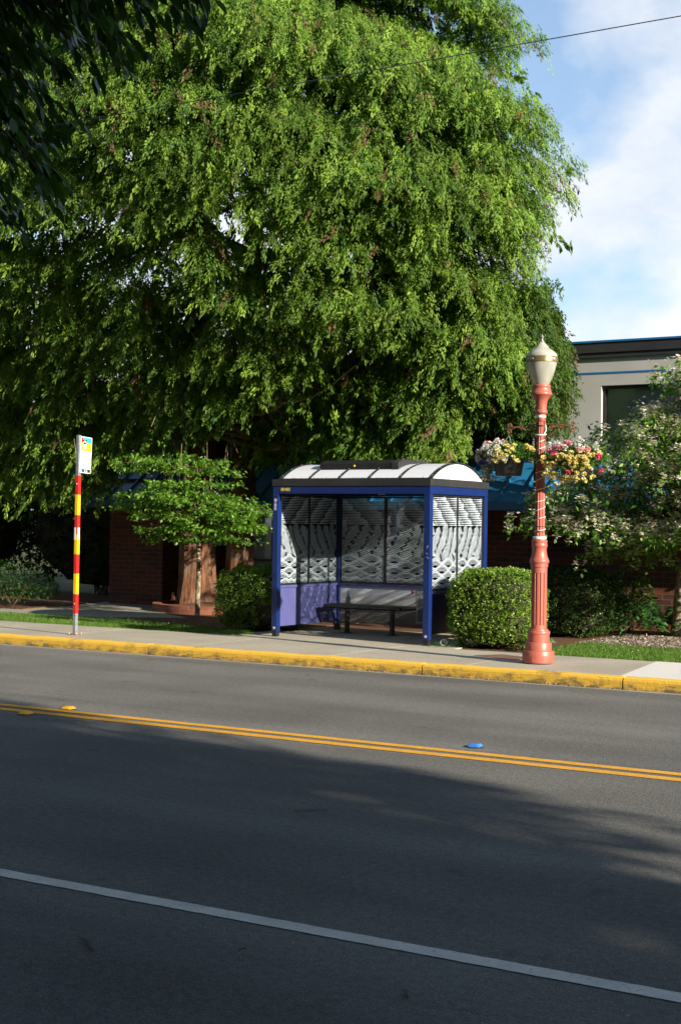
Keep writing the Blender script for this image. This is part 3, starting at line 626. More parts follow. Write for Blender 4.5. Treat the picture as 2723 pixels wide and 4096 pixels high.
fp('footer_block',[(.058,b_),(Wf-b_,b_),(Wf-b_,.056),(.058,.056)],M['blackv'],1)
fp('footer_icon',[(b_,b_),(.0575,b_),(.0575,.056),(b_,.056)],M['bluev'],1)
fp('footer_figure',[(.022,.014),(.034,.013),(.046,.016),(.042,.022),(.036,.024),(.030,.05),(.026,.05),(.026,.03),(.018,.022)],M['whitev'],2)
text('lettering','King County',.0155,M['whitev'],fl,(.0048,.088,.037),RT)
text('lettering','METRO',.0235,M['whitev'],fl,(.0048,.092,.0165),RT)

# ------------------------------------------------------------------ lamp post
LX,LY=-7.02,16.06
lp=empty('street_lamp',(LX,LY,.14),0,'coral painted fluted iron street lamp with acorn globe by the kerb','street lamp'); lp.rotation_euler=(0,R(.0),0)
u=.001768
def PR(l): return [(r*u,(2262-y)*u) for y,r in l]
MB().lathe([(.10,-.002),(.10,.012)],(0,0,0),32).build('base_shadow_gap',M['black'],lp)
bsm=MB().lathe(PR([(2256,104),(2250,106),(2178,107),(2175,105),(2174,90),(2122,88),(2119,86),(2118,74),(2066,73),(2064,76),(2052,78),(2044,74),(2042,66),(2032,64),(2030,52),(2008,51)]),(0,0,0),64).build('base',M['coral'],lp)
MB().prism([(a*.052,.022+.075*b) for a,b in ((-1,0),(1,0),(1,1),(-1,1))],(0,0,0),(1,0,0),(0,0,1),(0,-1,0),.001).build('hatch',M['coral'],bsm) if False else None
hp=MB(); 
vs=[];fs=[]
for z in (.022,.1):
    for j in range(9): a=R(-62-45+j*90/8*.62+17); vs.append((.1905*math.cos(a),.1905*math.sin(a),z))
fs=[(j,j+1,9+j+1,9+j) for j in range(8)]; hp.add(vs,fs,True); hp.build('access_hatch',M['coral'],bsm)
def flute(n,d): return lambda a,z: 1-d*max(0,math.cos(a*n))**1.2
MB().lathe(PR([(2008,51),(2004,51)]),(0,0,0),144).lathe(PR([(2004,51),(1998,51.5),(1660,52.5),(1655,52.5)]),(0,0,0),144,flute(12,.14),caps=False).build('lower_shaft',M['coral'],lp)
MB().lathe(PR([(1655,53),(1618,53),(1616,58),(1592,58),(1590,62),(1580,66),(1572,64),(1562,60),(1545,53),(1520,48),(1500,47),(1482,49),(1478,52),(1468,53),(1462,50),(1450,50),(1446,52),(1436,51),(1432,44),(1424,42)]),(0,0,0),56).build('collar',M['coral'],lp)
MB().lathe(PR([(1424,35),(1405,33.5),(680,26),(640,25)]),(0,0,0),108,flute(9,.13)).build('upper_shaft',M['coral'],lp)
MB().lathe(PR([(1428,43),(1428,45),(1414,45),(1412,40)]),(0,0,0),40).build('clamp_band',M['whitev'],lp)
cap=MB().lathe(PR([(642,25),(635,30),(620,30),(618,28),(612,29),(594,30),(592,34),(586,40),(576,43),(566,40),(562,36),(545,36),(520,38),(500,42),(484,50),(476,58),(468,62),(463,70),(455,72),(447,70),(442,66),(430,64),(420,60),(414,60),(411,62),(400,62),(396,60),(394,48)]),(0,0,0),56).build('capital',M['coral'],lp)
MB().lathe(PR([(614,30.5),(614,31.3),(598,31.3),(598,30.5)]),(0,0,0),40).build('identity_band',M['whitev'],lp)
gl=MB().lathe(PR([(395,50),(380,57),(350,70),(320,81),(290,90),(262,97),(242,101)]),(0,0,0),56,caps=False).build('globe',M['globe'],lp)
MB().lathe(PR([(243,104),(242,107),(208,107),(207,104)]),(0,0,0),56).build('globe_band',M['goldband'],lp)
sl=MB()
for i in range(90):
    a=2*PI*i/90
    if (i//11)%2==0: continue
    c_=Vector((math.cos(a),math.sin(a),0)); t_=Vector((-math.sin(a),math.cos(a),0)); sl.obox(c_*.1895+Vector((0,0,(2262-224)*u)),c_*.0008,t_*.0022,Vector((0,0,.011)))
sl.build('band_slots',M['whitev'],lp)
MB().lathe(PR([(206,103),(200,103),(186,97),(176,88),(168,78),(158,64),(150,51),(142,44),(132,38),(120,27),(110,18),(106,12)]),(0,0,0),56).build('globe_dome',M['globe'],lp)
MB().lathe(PR([(108,12),(103,14),(98,14),(95,7),(82,6),(78,11),(72,14),(68,11),(66,6),(62,5),(58,3),(54,1)]),(0,0,0),20).build('finial',M['pewter'],lp)
# rope light
pts=[]
for i in range(420):
    t=i/419; z=(2262-(1420-t*700))*u; r_=.064-.016*t+.004*math.sin(i*.7); a=t*2*PI*10.5+.5*math.sin(i*.05); pts.append((r_*math.cos(a),r_*math.sin(a),z+.012*math.sin(i*.11)))
MB().tube(pts,.0052,6).build('rope_light',M['rope'],lp)
for y in (1380,1345,668): MB().lathe([(.052+.0,-.004),(.062,-.003),(.062,.003),(.052,.004)],(0,0,(2262-y)*u),28).build('cable_tie',M['black'],lp)
MB().tube([(.056*math.cos(a),.056*math.sin(a),(2262-728)*u+.008*math.sin(a)) for a in np.linspace(0,2*PI,25)[:-1]],.0085,8,closed=True).tube([(.05,-.03,(2262-725)*u),(.075,-.02,(2262-700)*u),(.055,0,(2262-660)*u)],.006,6).build('cable_loop',M['whitev'],lp)
# basket brackets
def spiral(cx_,cz_,r0,turn,sgn,n=22): return [(cx_+sgn*(r0*(1-t*.7))*math.cos(turn*t+PI/2*0),0,cz_+(r0*(1-t*.7))*math.sin(turn*t)) for t in np.linspace(0,1,n)]
def bracket(sgn):
    b=MB(); z0=2.80
    b.tube([(sgn*.045,0,z0+.035),(sgn*.18,0,z0+.03),(sgn*.30,0,z0+.015),(sgn*.41,0,z0-.03)],.0065,8)
    b.tube([(sgn*.045,0,z0-.15),(sgn*.12,0,z0-.09),(sgn*.22,0,z0-.02),(sgn*.30,0,z0+.005),(sgn*.38,0,z0+.01)],.0075,8)
    for cx_,cz_,r0 in ((.405,z0+.028,.030),(.41,z0-.045,.030),(.26,z0+.0,.026),(.13,z0-.0,.030)): b.tube(spiral(sgn*cx_,cz_,r0,2*PI*1.35,sgn),.0058,6)
    b.box(sgn*.047-.006,sgn*.047+.006,-.015,.015,z0-.2,z0+.08)
    return b.build('basket_bracket',M['rust'],lp)
for s_ in (-1,1): bracket(s_)

# hanging flower baskets
def bloom(name,parts,mt,seedr):
    """one flower head: petals around a centre"""
    V=[];C=[]
    for (n,rad,L,W,col,tilt) in parts:
        a=np.linspace(0,2*PI,n,endpoint=False)+rng.uniform(0,1); p=np.stack([rad*np.cos(a),rad*np.sin(a),np.zeros(n)],1); d=np.stack([np.cos(a),np.sin(a),np.full(n,tilt)],1)
        V.append(quad_leaves(p,d,np.tile([0,0,1.],(n,1)),L,W,.1)); C.append(np.tile(col,(n,1))*rng.uniform(.85,1.1,(n,1)))
    return np.concatenate(V),np.concatenate(C)
def ball(col,n,r,L,W,up=0):
    d=unit(rnd(n)); d[:,2]=np.abs(d[:,2])*(1+up)-.25; p=d*r*.75; p[:,2]*=(1+up)
    return quad_leaves(p,unit(d+rnd(n,.5)),unit(d+rnd(n,.4)),L,W,.15),np.tile(col,(n,1))*rng.uniform(.8,1.1,(n,1))
HEAD={}
def head(kind):
    if kind not in HEAD:
        if kind=='yellow_bloom':
            a=ball((.80,.68,.20),34,.022,.020,.018); b=ball((.85,.80,.48),16,.024,.018,.016); V=np.concatenate([a[0],b[0]]); C=np.concatenate([a[1],b[1]])
        elif kind=='white_bloom': V,C=ball((.72,.72,.68),60,.026,.016,.014,.7)
        elif kind=='pink_bloom': V,C=ball((.80,.10,.26),44,.026,.022,.022)
        elif kind=='red_bloom': V,C=ball((.85,.06,.04),40,.026,.022,.022)
        elif kind=='pale_pink_bloom': V,C=ball((.82,.36,.44),44,.026,.022,.022)
        else: V,C=ball((.07,.03,.35),26,.02,.014,.012)
        HEAD[kind]=(V,C)
    return HEAD[kind]
MESH={}
def basket(loc,label,kinds,tilt,hang):
    e=empty('hanging_basket',loc,0,label,'flower basket','hanging flower baskets on the lamp post')
    pm=MB(); pm.lathe([(.135,-.19),(.14,-.185),(.172,-.01),(.178,0),(.172,.002),(.16,-.01)],(0,0,0),28); pot=pm.build('pot',M['pot'],e)
    ch=MB()
    for a in (R(200),R(320),R(80)): ch.tube([(.165*math.cos(a),.165*math.sin(a),0),(.0,0,.26)],.0035,6)
    ch.build('hanger',M['steel'],e)
    n=4200; d=unit(rnd(n)); d[:,2]=np.abs(d[:,2])-.35*rng.random(n); d=unit(d); rr_=rng.uniform(.6,1,n)[:,None]*np.array([.35,.30,.17]); p=d*rr_*(1+.16*sn(d[:,0]*5,d[:,1]*5,d[:,2]*5))[:,None]; p[:,2]+=.02
    p[:,2]-=hang*np.clip(-(p[:,1]+.05),0,1)*1.2
    V=quad_leaves(p,unit(d+rnd(n,.8)),unit(d+[0,0,.8]+rnd(n,.6)),rng.uniform(.022,.04,n),rng.uniform(.014,.022,n)); soup('foliage',V,mixcol(n,[(.05,.13,.02),(.08,.19,.03),(.13,.24,.04)],[3,3,1]),M['leaf'],e)
    # trailing white flowers below the rim
    n=1300 if hang<.3 else 200; t=rng.random(n); a=R(175)+rng.normal(0,.35,n); p=np.stack([.27*np.cos(a)+rng.normal(0,.02,n),.24*np.sin(a)+rng.normal(0,.03,n),.0-.24*t],1)
    if hang<.3: soup('trailing_stems',quad_leaves(p,unit(rnd(n)),unit(rnd(n)),.02,.014),mixcol(n,[(.42,.43,.38),(.16,.2,.1)],[2,1]),M['petal'],e)
    e.scale=(1.1,1.1,1.08)
    for kind,items in kinds.items():
        V,C=head(kind)
        for (x,y,z) in items:
            if kind not in MESH: o=soup(kind,V,C,M['petal'],e); MESH[kind]=o.data
            else: o=link(bpy.data.objects.new(kind,MESH[kind]),e)
            o.location=(x,y,z); o.rotation_euler=(random.uniform(.2,.7),random.uniform(-.2,.5),random.uniform(0,6)); s_=random.uniform(.75,1.25); o.scale=(s_,s_,s_)
def scat(n,x0,x1,z0,z1,front=True):
    out=[]
    while len(out)<n:
        x=random.uniform(x0,x1); z=random.uniform(z0,z1); q=1-(x/.34)**2-(max(z-.02,0)/.19)**2
        if q<.02: continue
        out.append((x,-.27*math.sqrt(q)-.02,z))
    return out
basket((LX-.415,LY,.14+2.43),'hanging basket left of the lamp post, white and yellow flowers over a bare black pot',
 {'white_bloom':scat(26,-.33,.08,-.05,.17),'yellow_bloom':scat(30,-.05,.33,-.05,.15),'pink_bloom':[(.0,-.1,.17),(-.33,-.02,.0),(-.3,-.1,.04)],'red_bloom':[(-.24,-.15,.09),(-.1,-.06,.19),(-.22,-.05,.17)],'purple_bloom':scat(9,-.3,-.1,-.07,.0)},0,.0)
basket((LX+.44,LY,.14+2.40),'hanging basket right of the lamp post, yellow blooms spilling over the pot with pink above',
 {'yellow_bloom':[(random.uniform(-.27,.3),-.23-random.uniform(0,.06),random.uniform(-.23,.05)) for i in range(78)]+scat(16,-.2,.33,.0,.1),'white_bloom':scat(12,-.3,.3,.1,.2),'pink_bloom':scat(5,-.3,.33,.0,.15)+[(.33,-.1,-.12),(.04,-.3,-.14)],'pale_pink_bloom':scat(8,-.2,.25,.09,.19)},0,.5)

# utility cover
tag(MB().prism([(-8.08,16.50),(-7.42,16.27),(-7.22,16.62),(-7.86,16.86)],(0,0,.1405),(1,0,0),(0,1,0),(0,0,1),.004).build('utility_cover',M['rustplate']),'flat rusty brown utility cover set in the pavement beside the lamp','utility cover')
# overhead wire
pts=[(x,14.0,6.80+.00045*(x+12)**2*.5) for x in np.linspace(-60,60,61)]
tag(MB().tube(pts,.0055,6).build('overhead_wire',mat('wire_grey',(.06,.07,.09),.6)),'thin dark overhead wire crossing the sky in front of the big tree','wire')

# ------------------------------------------------------------------ building
bd=empty('office_building',(-8,23,.1),0,'two storey office building with brick base, blue metal awning and beige upper wall','building')
ox,oy,oz=bd.location
class BB(MB):
    def build(s,name,mt,parent=None,bevel=0):
        s.v=[(x-ox,y-oy,z-oz) for x,y,z in s.v]; return MB.build(s,name,mt,parent or bd,bevel)
XL=-19.07; XR=12
BB().box(XL,-17.74,22.5,27,.05,2.6).build('brick_wall',M['brick'])
BB().box(-13.9,XR,22.6,22.9,.05,2.6).build('brick_wall',M['brick'])
BB().box(-17.74,-13.9,24.3,24.5,.05,2.6).build('recessed_wall',M['stucco'])
BB().box(-17.738,-17.3,24.0,24.298,.05,2.6).build('brick_return',M['brick'])
BB().box(-15.35,-14.65,24.1,24.298,.05,2.6).build('brown_pier',mat('brown_pier_paint',(.10,.06,.045),.8,noise=(6,.2)))
def window(x0,x1,z0,z1,y,mull,inside,parent=None):
    fr=BB(); t=.045; fr.box(x0,x0+t,y-.06,y+.06,z0,z1).box(x1-t,x1,y-.06,y+.06,z0,z1).box(x0+t,x1-t,y-.059,y+.06,z0,z0+t).box(x0+t,x1-t,y-.059,y+.06,z1-t,z1)
    for m_ in mull: fr.box(m_-.022,m_+.022,y-.055,y+.055,z0+t,z1-t)
    wn=fr.build('window',M['black'])
    BB().box(x0+t,x1-t,y-.004,y+.004,z0+t,z1-t).build('pane',M['winglass'],wn)
    if inside=='blinds': BB().box(x0+t,x1-t,y+.02,y+.04,z0+t,z1-t).build('blinds',M['blinds'],wn)
    else: BB().box(x0+t,x1-t,y+.055,y+.07,z0+t,z1-t).build('dark_interior',M['room'],wn)
window(-17.28,-16.3,1.0,2.3,24.26,[],'blinds'); window(-14.3,-13.92,.85,2.3,24.26,[],'blinds')
BB().box(-14.62,-13.9,24.15,24.297,.06,.84).build('beige_base_panel',M['stucco'])
BB().box(-15.02,-14.86,24.085,24.098,1.72,1.79).build('wall_plate',M['lightgrey'])
# upper storey: piers between windows, so the openings are real
Yu=23.1; zl,zh=2.55,4.60; wins=[(-18.3,-16.6),(-15.6,-13.9),(-12.35,-10.25),(-9.02,-4.6),(-3.4,.8),(2,6)]; wz0,wz1=3.02,4.13
uw=BB(); prev=XL
for a,b in wins: uw.box(prev,a,Yu,Yu+.22,wz0,wz1); prev=b
uw.box(prev,XR,Yu,Yu+.22,wz0,wz1); uw.box(XL,XR,Yu,Yu+.22,zl,wz0-.001); uw.box(XL,XR,Yu,Yu+.22,wz1+.001,zh); uw.box(XL,XL+.2,Yu+.221,33,zl,zh)
uw.build('upper_wall',M['stucco'])
for i,(a,b) in enumerate(wins):
    w_=b-a; ml=[a+w_*j/(4 if w_>3 else 2) for j in range(1,4 if w_>3 else 2)]; window(a+.002,b-.002,wz0+.002,wz1-.002,Yu+.13,ml,'blinds' if i>=3 else 'dark')
BB().box(XL,XR,Yu-.006,Yu-.001,4.325,4.358).build('blue_stripe',M['trimblue'])
BB().box(XL-.05,XR,Yu-.05,33,4.601,4.84).box(XL-.05,XR,Yu-.075,Yu-.051,4.68,4.845).build('parapet',M['parapet'])
BB().box(XL-.06,XR,Yu-.095,Yu+.2,4.846,4.878).build('parapet_cap',M['trimblue'])
# awning: sloped metal skirt with seams and gutter
ax0,ax1=-19.2,XR; ylo,yhi,z_lo,z_hi=21.95,22.95,2.14,2.86
aw=BB(); nx=1; sv=[(ax0,ylo,z_lo),(ax1,ylo,z_lo),(ax1,yhi,z_hi),(ax0,yhi,z_hi),(ax0,ylo,z_lo-.03),(ax1,ylo,z_lo-.03),(ax1,yhi,z_hi-.03),(ax0,yhi,z_hi-.03)]
aw.add(sv,[(0,1,2,3),(4,7,6,5),(0,4,5,1),(1,5,6,2),(2,6,7,3),(3,7,4,0)])
dn=Vector((0,-(z_hi-z_lo),(yhi-ylo))).normalized(); dl=Vector((0,yhi-ylo,z_hi-z_lo))
x=ax0+.02
while x<ax1:
    aw.obox(Vector((x,(ylo+yhi)/2,(z_lo+z_hi)/2))+dn*.02,(.013,0,0),dn*.02,dl/2*.995); x+=.40
awn=aw.build('awning',M['awning'])
BB().box(ax0-.02,ax1,ylo-.11,ylo-.002,2.02,2.165).build('gutter',M['awnfascia'],awn,.006)
BB().box(ax0,ax1,22.93,23.095,2.865,2.93).build('flashing',M['awnfascia'],awn)
BB().box(ax0,ax1,ylo,22.49,2.04,2.07).build('soffit',M['stucco'],awn)

# planter ring around the cedar
PX,PY=-15.95,22.0
pl=empty('brick_planter',(PX,PY,.12),0,'low curved brick planter wall around the big cedar trunk','planter')
s=MB(); n=40; vs=[];fs=[]
for ri,zz in ((1.28,0),(1.28,.15),(1.12,.15),(1.12,0)):
    for j in range(n): a=2*PI*j/n; vs.append((ri*math.cos(a)*1.0,ri*math.sin(a)*.98,zz))
for q in range(4):
    for j in range(n): fs.append((q*n+j,q*n+(j+1)%n,((q+1)%4)*n+(j+1)%n,((q+1)%4)*n+j))
s.add(vs,fs,True); s.build('brick_ring',M['pbrick'],pl)
s=MB(); s.lathe([(1.118,.0),(1.118,.10),(.7,.17),(.3,.2),(.01,.2)],(0,0,0),40); s.build('mulch',M['soil'],pl)

# ------------------------------------------------------------------ trees
def trunk_mesh(path,rad,n=40,ridge=.06,seed=0,flare=0):
    vs=[];fs=[]; r_=random.Random(seed); ph=[r_.uniform(0,6) for _ in range(6)]
    m_=len(path)
    for i,(p,r0) in enumerate(zip(path,rad)):
        for k_ in range(n):
            a=2*PI*k_/n; z=p[2]
            rd=r0*(1+ridge*(math.sin(7*a+ph[0]+z*.25)+.7*math.sin(13*a+ph[1]-z*.4)+.5*math.sin(23*a+ph[2]))*.6+flare*max(0,1-(z-path[0][2])/.9)**2*(.35*math.sin(4*a+ph[3])+.45))
            vs.append((p[0]+rd*math.cos(a),p[1]+rd*math.sin(a),z))
    for i in range(m_-1):
        for k_ in range(n): fs.append((i*n+k_,i*n+(k_+1)%n,(i+1)*n+(k_+1)%n,(i+1)*n+k_))
    return vs,fs
cd=empty('cedar_tree',(-16.1,21.8,.14),0,'huge drooping cedar filling the view above the shelter, reddish twin trunk','tree')
cx0,cy0,cz0=cd.location
def off(V): return V-np.array([cx0,cy0,cz0])
zs=np.concatenate([np.linspace(.15,2,14),np.linspace(2.4,15.5,22)])
s=MB()
def stem(x,y,dx,dy,r0,top,seed,fl):
    path=[(x+dx*(z-.15),y+dy*(z-.15),z) for z in zs if z<=top]; rad=[r0*(1-(z/ (top+1))*.85) for z in zs if z<=top]
    v,f_=trunk_mesh(path,rad,44,.055,seed,fl); s.add(off(np.array(v)).tolist(),f_,True)
stem(-16.28,21.72,-.012,.0,.355,15.4,1,.55); stem(-15.62,22.05,.05,-.02,.27,13.5,2,.45)
s.build('trunk',M['bark'],cd)
# crown outline
Zk=[2.3,2.8,3.4,4,5,6,7,8,9,10,12,14,15.6,16.4]
Ax=[4.6,5.0,5.5,5.9,6.2,6.6,6.9,6.75,6.25,5.8,4.7,3.0,1.3,.3]
By=[.6,.8,1.1,1.5,2.3,3.2,3.9,4.2,4.2,4.0,3.3,2.2,1.,.3]
def crown_pt(phi,z,rr):
    a=np.interp(z,Zk,Ax); b=np.interp(z,Zk,By); b=np.where(np.sin(phi)>0,np.where(z<5.3,1.3,b),b)
    c0=-16.1
    lump=1+.085*sn(phi*3.1,z*1.15,phi*1.7)+.05*np.sin(z*3.3+phi*5)
    cs,si=np.cos(phi),np.sin(phi); lf=cs<0; a=np.where(lf,a*1.25,a); sy=np.where(lf,np.sign(si)*np.abs(si)**.5,si)
    x=a*cs*rr*lump; y=21.3+b*sy*rr*lump+np.where(lf&(si<0),.10*x,0)
    return np.stack([c0+x,y,z],1)
def cedar(nb,phi,z,rr,ns,nf,fl,fw,cols,wts,cull=None,blen=1.25,lat=.42,rl=.13):
    T=crown_pt(phi,z,rr)
    # the low right side stands back, leaving the open lane through which the evening sun reaches the small dogwood
    yy=20.3-.2*(T[:,0]+15.4); zz=2.4+.37*(T[:,0]+15.4); vio=(T[:,0]>-15.6)&(T[:,1]<yy+1.)&(T[:,2]<zz+1.1)&(T[:,2]<5.6); T[vio,1]=(yy+1.0+rng.uniform(0,.7,len(T)))[vio]
    if cull is not None:
        kp=cull(T,phi,z,rr); T=T[kp]; phi=phi[kp]; z=z[kp]
    nb=len(T); o=unit(np.stack([np.cos(phi)*np.interp(z,Zk,By),np.sin(phi)*np.interp(z,Zk,Ax),np.zeros(nb)],1)); fl_=((np.cos(phi)<0)&(np.sin(phi)<0))[:,None]; o=np.where(fl_,unit(o*.3+np.array([.2,-.8,0])),o)
    tone=np.exp(rng.normal(.05,.14,(nb,1,1)))
    t=np.tile(np.linspace(0.05,1,ns),(nb,1))+rng.normal(0,.03,(nb,ns)); L=(blen*rng.uniform(.7,1.25,nb))[:,None]
    sg=np.where(np.arange(ns)%2==0,1.,-1.)[None,:]*np.ones((nb,1)); sd=unit(np.cross(o,[0,0,1.]))
    lt=(1-.55*t)*lat*rng.uniform(.2,1,(nb,ns))*sg
    P=T[:,None,:]-o[:,None,:]*((1-t)*L)[:,:,None]+sd[:,None,:]*lt[:,:,None]
    P[:,:,2]+=.45*(1-t)*L-.30*t**2*L-.28*np.abs(lt)+rng.normal(0,.05,(nb,ns))
    rd=unit(o[:,None,:]*.55+sd[:,None,:]*sg[:,:,None]*.55+np.array([0,0,-.30])+rng.normal(0,.28,(nb,ns,3)))
    nr=unit(o[:,None,:]*.8+np.array([.15,0,.5])+rng.normal(0,.32,(nb,ns,3)))
    P=P.reshape(-1,3); rd=rd.reshape(-1,3); nr=nr.reshape(-1,3); N=len(P); tone=np.repeat(tone.reshape(-1),ns)
    j=rng.random((1,nf)).repeat(1,0)[0]; sz=rng.uniform(.7,1.3,N)
    # each tuft is a feathery plume: short scale-leaf sprigs crowded along a drooping twig end
    jj=rng.random((N,nf)); wd_=(1-.75*jj)*.045
    FP_=P[:,None,:]+rd[:,None,:]*(jj*rl*sz[:,None])[:,:,None]+rng.normal(0,1,(N,nf,3))*wd_[:,:,None]
    FP_[:,:,2]-=(jj**1.6)*rl*.8
    fd=unit(rd[:,None,:]*.7+np.array([0,0,-.85])+rng.normal(0,.33,(N,nf,3))).reshape(-1,3)
    nn=unit(np.repeat(nr,nf,0)+rnd(N*nf,.35))
    Lf=(fl*sz[:,None]*rng.uniform(.7,1.3,(N,nf))).reshape(-1)
    V=quad_leaves(FP_.reshape(-1,3),fd,nn,Lf,fw*rng.uniform(.8,1.25,N*nf),.1); seg=1
    c=mixcol(N,cols,wts,.14)*tone[:,None]; br_=rng.random(N)<.03; c[br_]=np.array([.20,.12,.065])*rng.uniform(.8,1.15,(br_.sum(),1)); c=np.repeat(c,nf,0)*rng.uniform(.82,1.18,(N*nf,1))
    return V,np.tile(c,(seg,1)),P
CC=[(.062,.13,.02),(.10,.185,.026),(.15,.25,.034),(.205,.31,.045)]
camp=np.array([0,0,1.75])
def project(T):
    c=(T-camp)@RM; return 1361.5+5857*c[:,0]/-c[:,2], 2048-5857*c[:,1]/-c[:,2]
# openings in the crown: one in front of the stems, small see-through gaps higher up (world-space tunnels)
def hole(T,c,r): return np.sum(((T-np.array(c))/np.array(r))**2,1)<1
def cull(T,phi,z,rr):
    k_=np.ones(len(T),bool)
    k_&=~hole(T,(-14.9,18.9,5.25),(.6,2.4,.65))        # view in to the stems
    k_&=~hole(T,(-13.2,20.4,6.35),(.55,4.6,.45)); k_&=~hole(T,(-14.0,21.5,6.6),(.4,4.6,.4))
    k_&=~((T[:,2]<5.2)&(T[:,1]>22.7)); k_&=~((T[:,2]<3.0)&(T[:,0]>-11.2)&(T[:,1]<21))
    k_&=~((T[:,2]<3.2)&(T[:,0]>-17.4)&(T[:,0]<-13.2)); k_&=~((T[:,2]<3.0)&(T[:,0]>-17.6))
    k_&=~((T[:,2]<2.9)&(T[:,0]>-15)&(T[:,1]>21.3))
    return k_
# outer shell, front
nb=4700; phi=rng.uniform(-PI*1.02,PI*.06,nb); z=2.35+rng.random(nb)**.92*9.6; kp=(sn(phi*6.3,z*2.3,phi*3.1+z)>-.36)&(sn(phi*15,z*5.2,phi*9+z*2)>-.34); phi=phi[kp]; z=z[kp]; nb=len(phi)
V1,c1,P1=cedar(nb,phi,z,rng.uniform(.9,1.02,nb),15,30,.066,.0205,CC,[2,4,5,3],cull,.85,.29,.20)
nb=2900; phi=rng.uniform(-PI*1.02,PI*.1,nb); z=2.4+rng.random(nb)**.92*10.5
V2,c2,_=cedar(nb,phi,z,rng.uniform(.62,.88,nb),11,16,.10,.036,CC,[4,5,2,1],cull)
nb=520; phi=rng.uniform(0,PI,nb); z=rng.uniform(3.5,15.5,nb)
V3,c3,_=cedar(nb,phi,z,rng.uniform(.8,1.,nb),9,9,.14,.06,CC,[3,5,2,1],cull)
nb=200; phi=rng.uniform(-PI,PI,nb); z=rng.uniform(13,16.2,nb)
V4,c4,_=cedar(nb,phi,z,rng.uniform(.3,1.,nb),10,12,.12,.045,CC,[3,5,2,1])
soup('crown',off(np.concatenate([V1,V2,V3,V4]).reshape(-1,3)).reshape(-1,4,3),np.concatenate([c1,c2,c3,c4]),M['cedarleaf'],cd)
# limbs
s=MB()
for i in range(150):
    ph=random.uniform(-PI,.2); z=random.uniform(3.2,13.5); rr_=random.uniform(.6,.93); T=crown_pt(np.array([ph]),np.array([z]),np.array([rr_]))[0]
    st_=0 if random.random()<.6 else 1; z0=min(z+random.uniform(-.5,1.6),14); bxx,byy=((-16.28-.012*z0,21.72),(-15.62+.05*z0,22.05-.02*z0))[st_]
    a=Vector((bxx,byy,z0)); b=Vector(T); L=(b-a).length
    pts=[a+(b-a)*t+Vector((0,0,-.12*L*math.sin(t*PI)+.1*math.sin(i+t*9)*t)) for t in np.linspace(0,1,9)]
    s.tube([Vector(off(np.array(p))) for p in pts],[.05*(1-t)+.009 for t in np.linspace(0,1,9)],6)
# bare lower limbs fanning out from the stems
for i in range(16):
    a=Vector((-15.95+random.uniform(-.3,.4),21.5,5.4+random.uniform(-.5,.7))); ph=random.uniform(-2.6,-.5); L=random.uniform(1.6,3.0)
    b=a+Vector((math.cos(ph)*L*.8,math.sin(ph)*L*.9,-random.uniform(.5,1.9)))
    pts=[a+(b-a)*t+Vector((.05*math.sin(i*3+t*7),0,.18*math.sin(t*PI))) for t in np.linspace(0,1,8)]
    s.tube([Vector(off(np.array(p))) for p in pts],[.026*(1-t)+.006 for t in np.linspace(0,1,8)],6)
s.build('branches',M['limb'],cd)
# hanging bare twigs under the crown
for i in range(8):
    s=MB(); x=random.uniform(-17.3,-14.5); y=random.uniform(19.3,21.2); z=random.uniform(2.9,3.4); L=random.uniform(.3,.8)
    s.tube([Vector(off(np.array(p))) for p in [(x,y,z),(x+random.uniform(-.06,.06),y,z-L*.5),(x+random.uniform(-.12,.12),y,z-L)]],[.006,.005,.003],5)
    s.build('hanging_twig',M['limb'],cd)

# smaller cedar behind, right, with shade put into its darker leaf colours
c2t=empty('cedar_tree',(-9.75,22.2,.14),0,'smaller dark cedar behind the street lamp globe, against the office building','tree')
q0=np.array(c2t.location); 
MB().tube([(0,0,0),(.02,0,2),(0,.05,5.2)],[.13,.1,.03],12).build('trunk',M['bark'],c2t)
sZ,sA,sB=Zk,Ax,By
def crown_small(n,seed):
    global Zk,Ax,By
    Zk=[3.3,3.8,4.4,5,5.6]; Ax=[.35,.62,.75,.55,.12]; By=[.3,.6,.65,.5,.12]
    ph=rng.uniform(-PI,PI,n); z=rng.uniform(3.5,5.6,n); T=cedar(n,ph,z,rng.uniform(.5,1,n),10,20,.06,.022,[(.05,.10,.018),(.08,.14,.022)],[1,1],None,.6,.3,.15)
    Zk,Ax,By=sZ,sA,sB; return T
V,c,_=crown_small(420,3); V=V.reshape(-1,3)+np.array([16.1-9.85,.65,0]) ; V[:,1]=np.minimum(V[:,1],23.0)
soup('crown',(V-q0).reshape(-1,4,3),c,M['cedarleaf'],c2t)

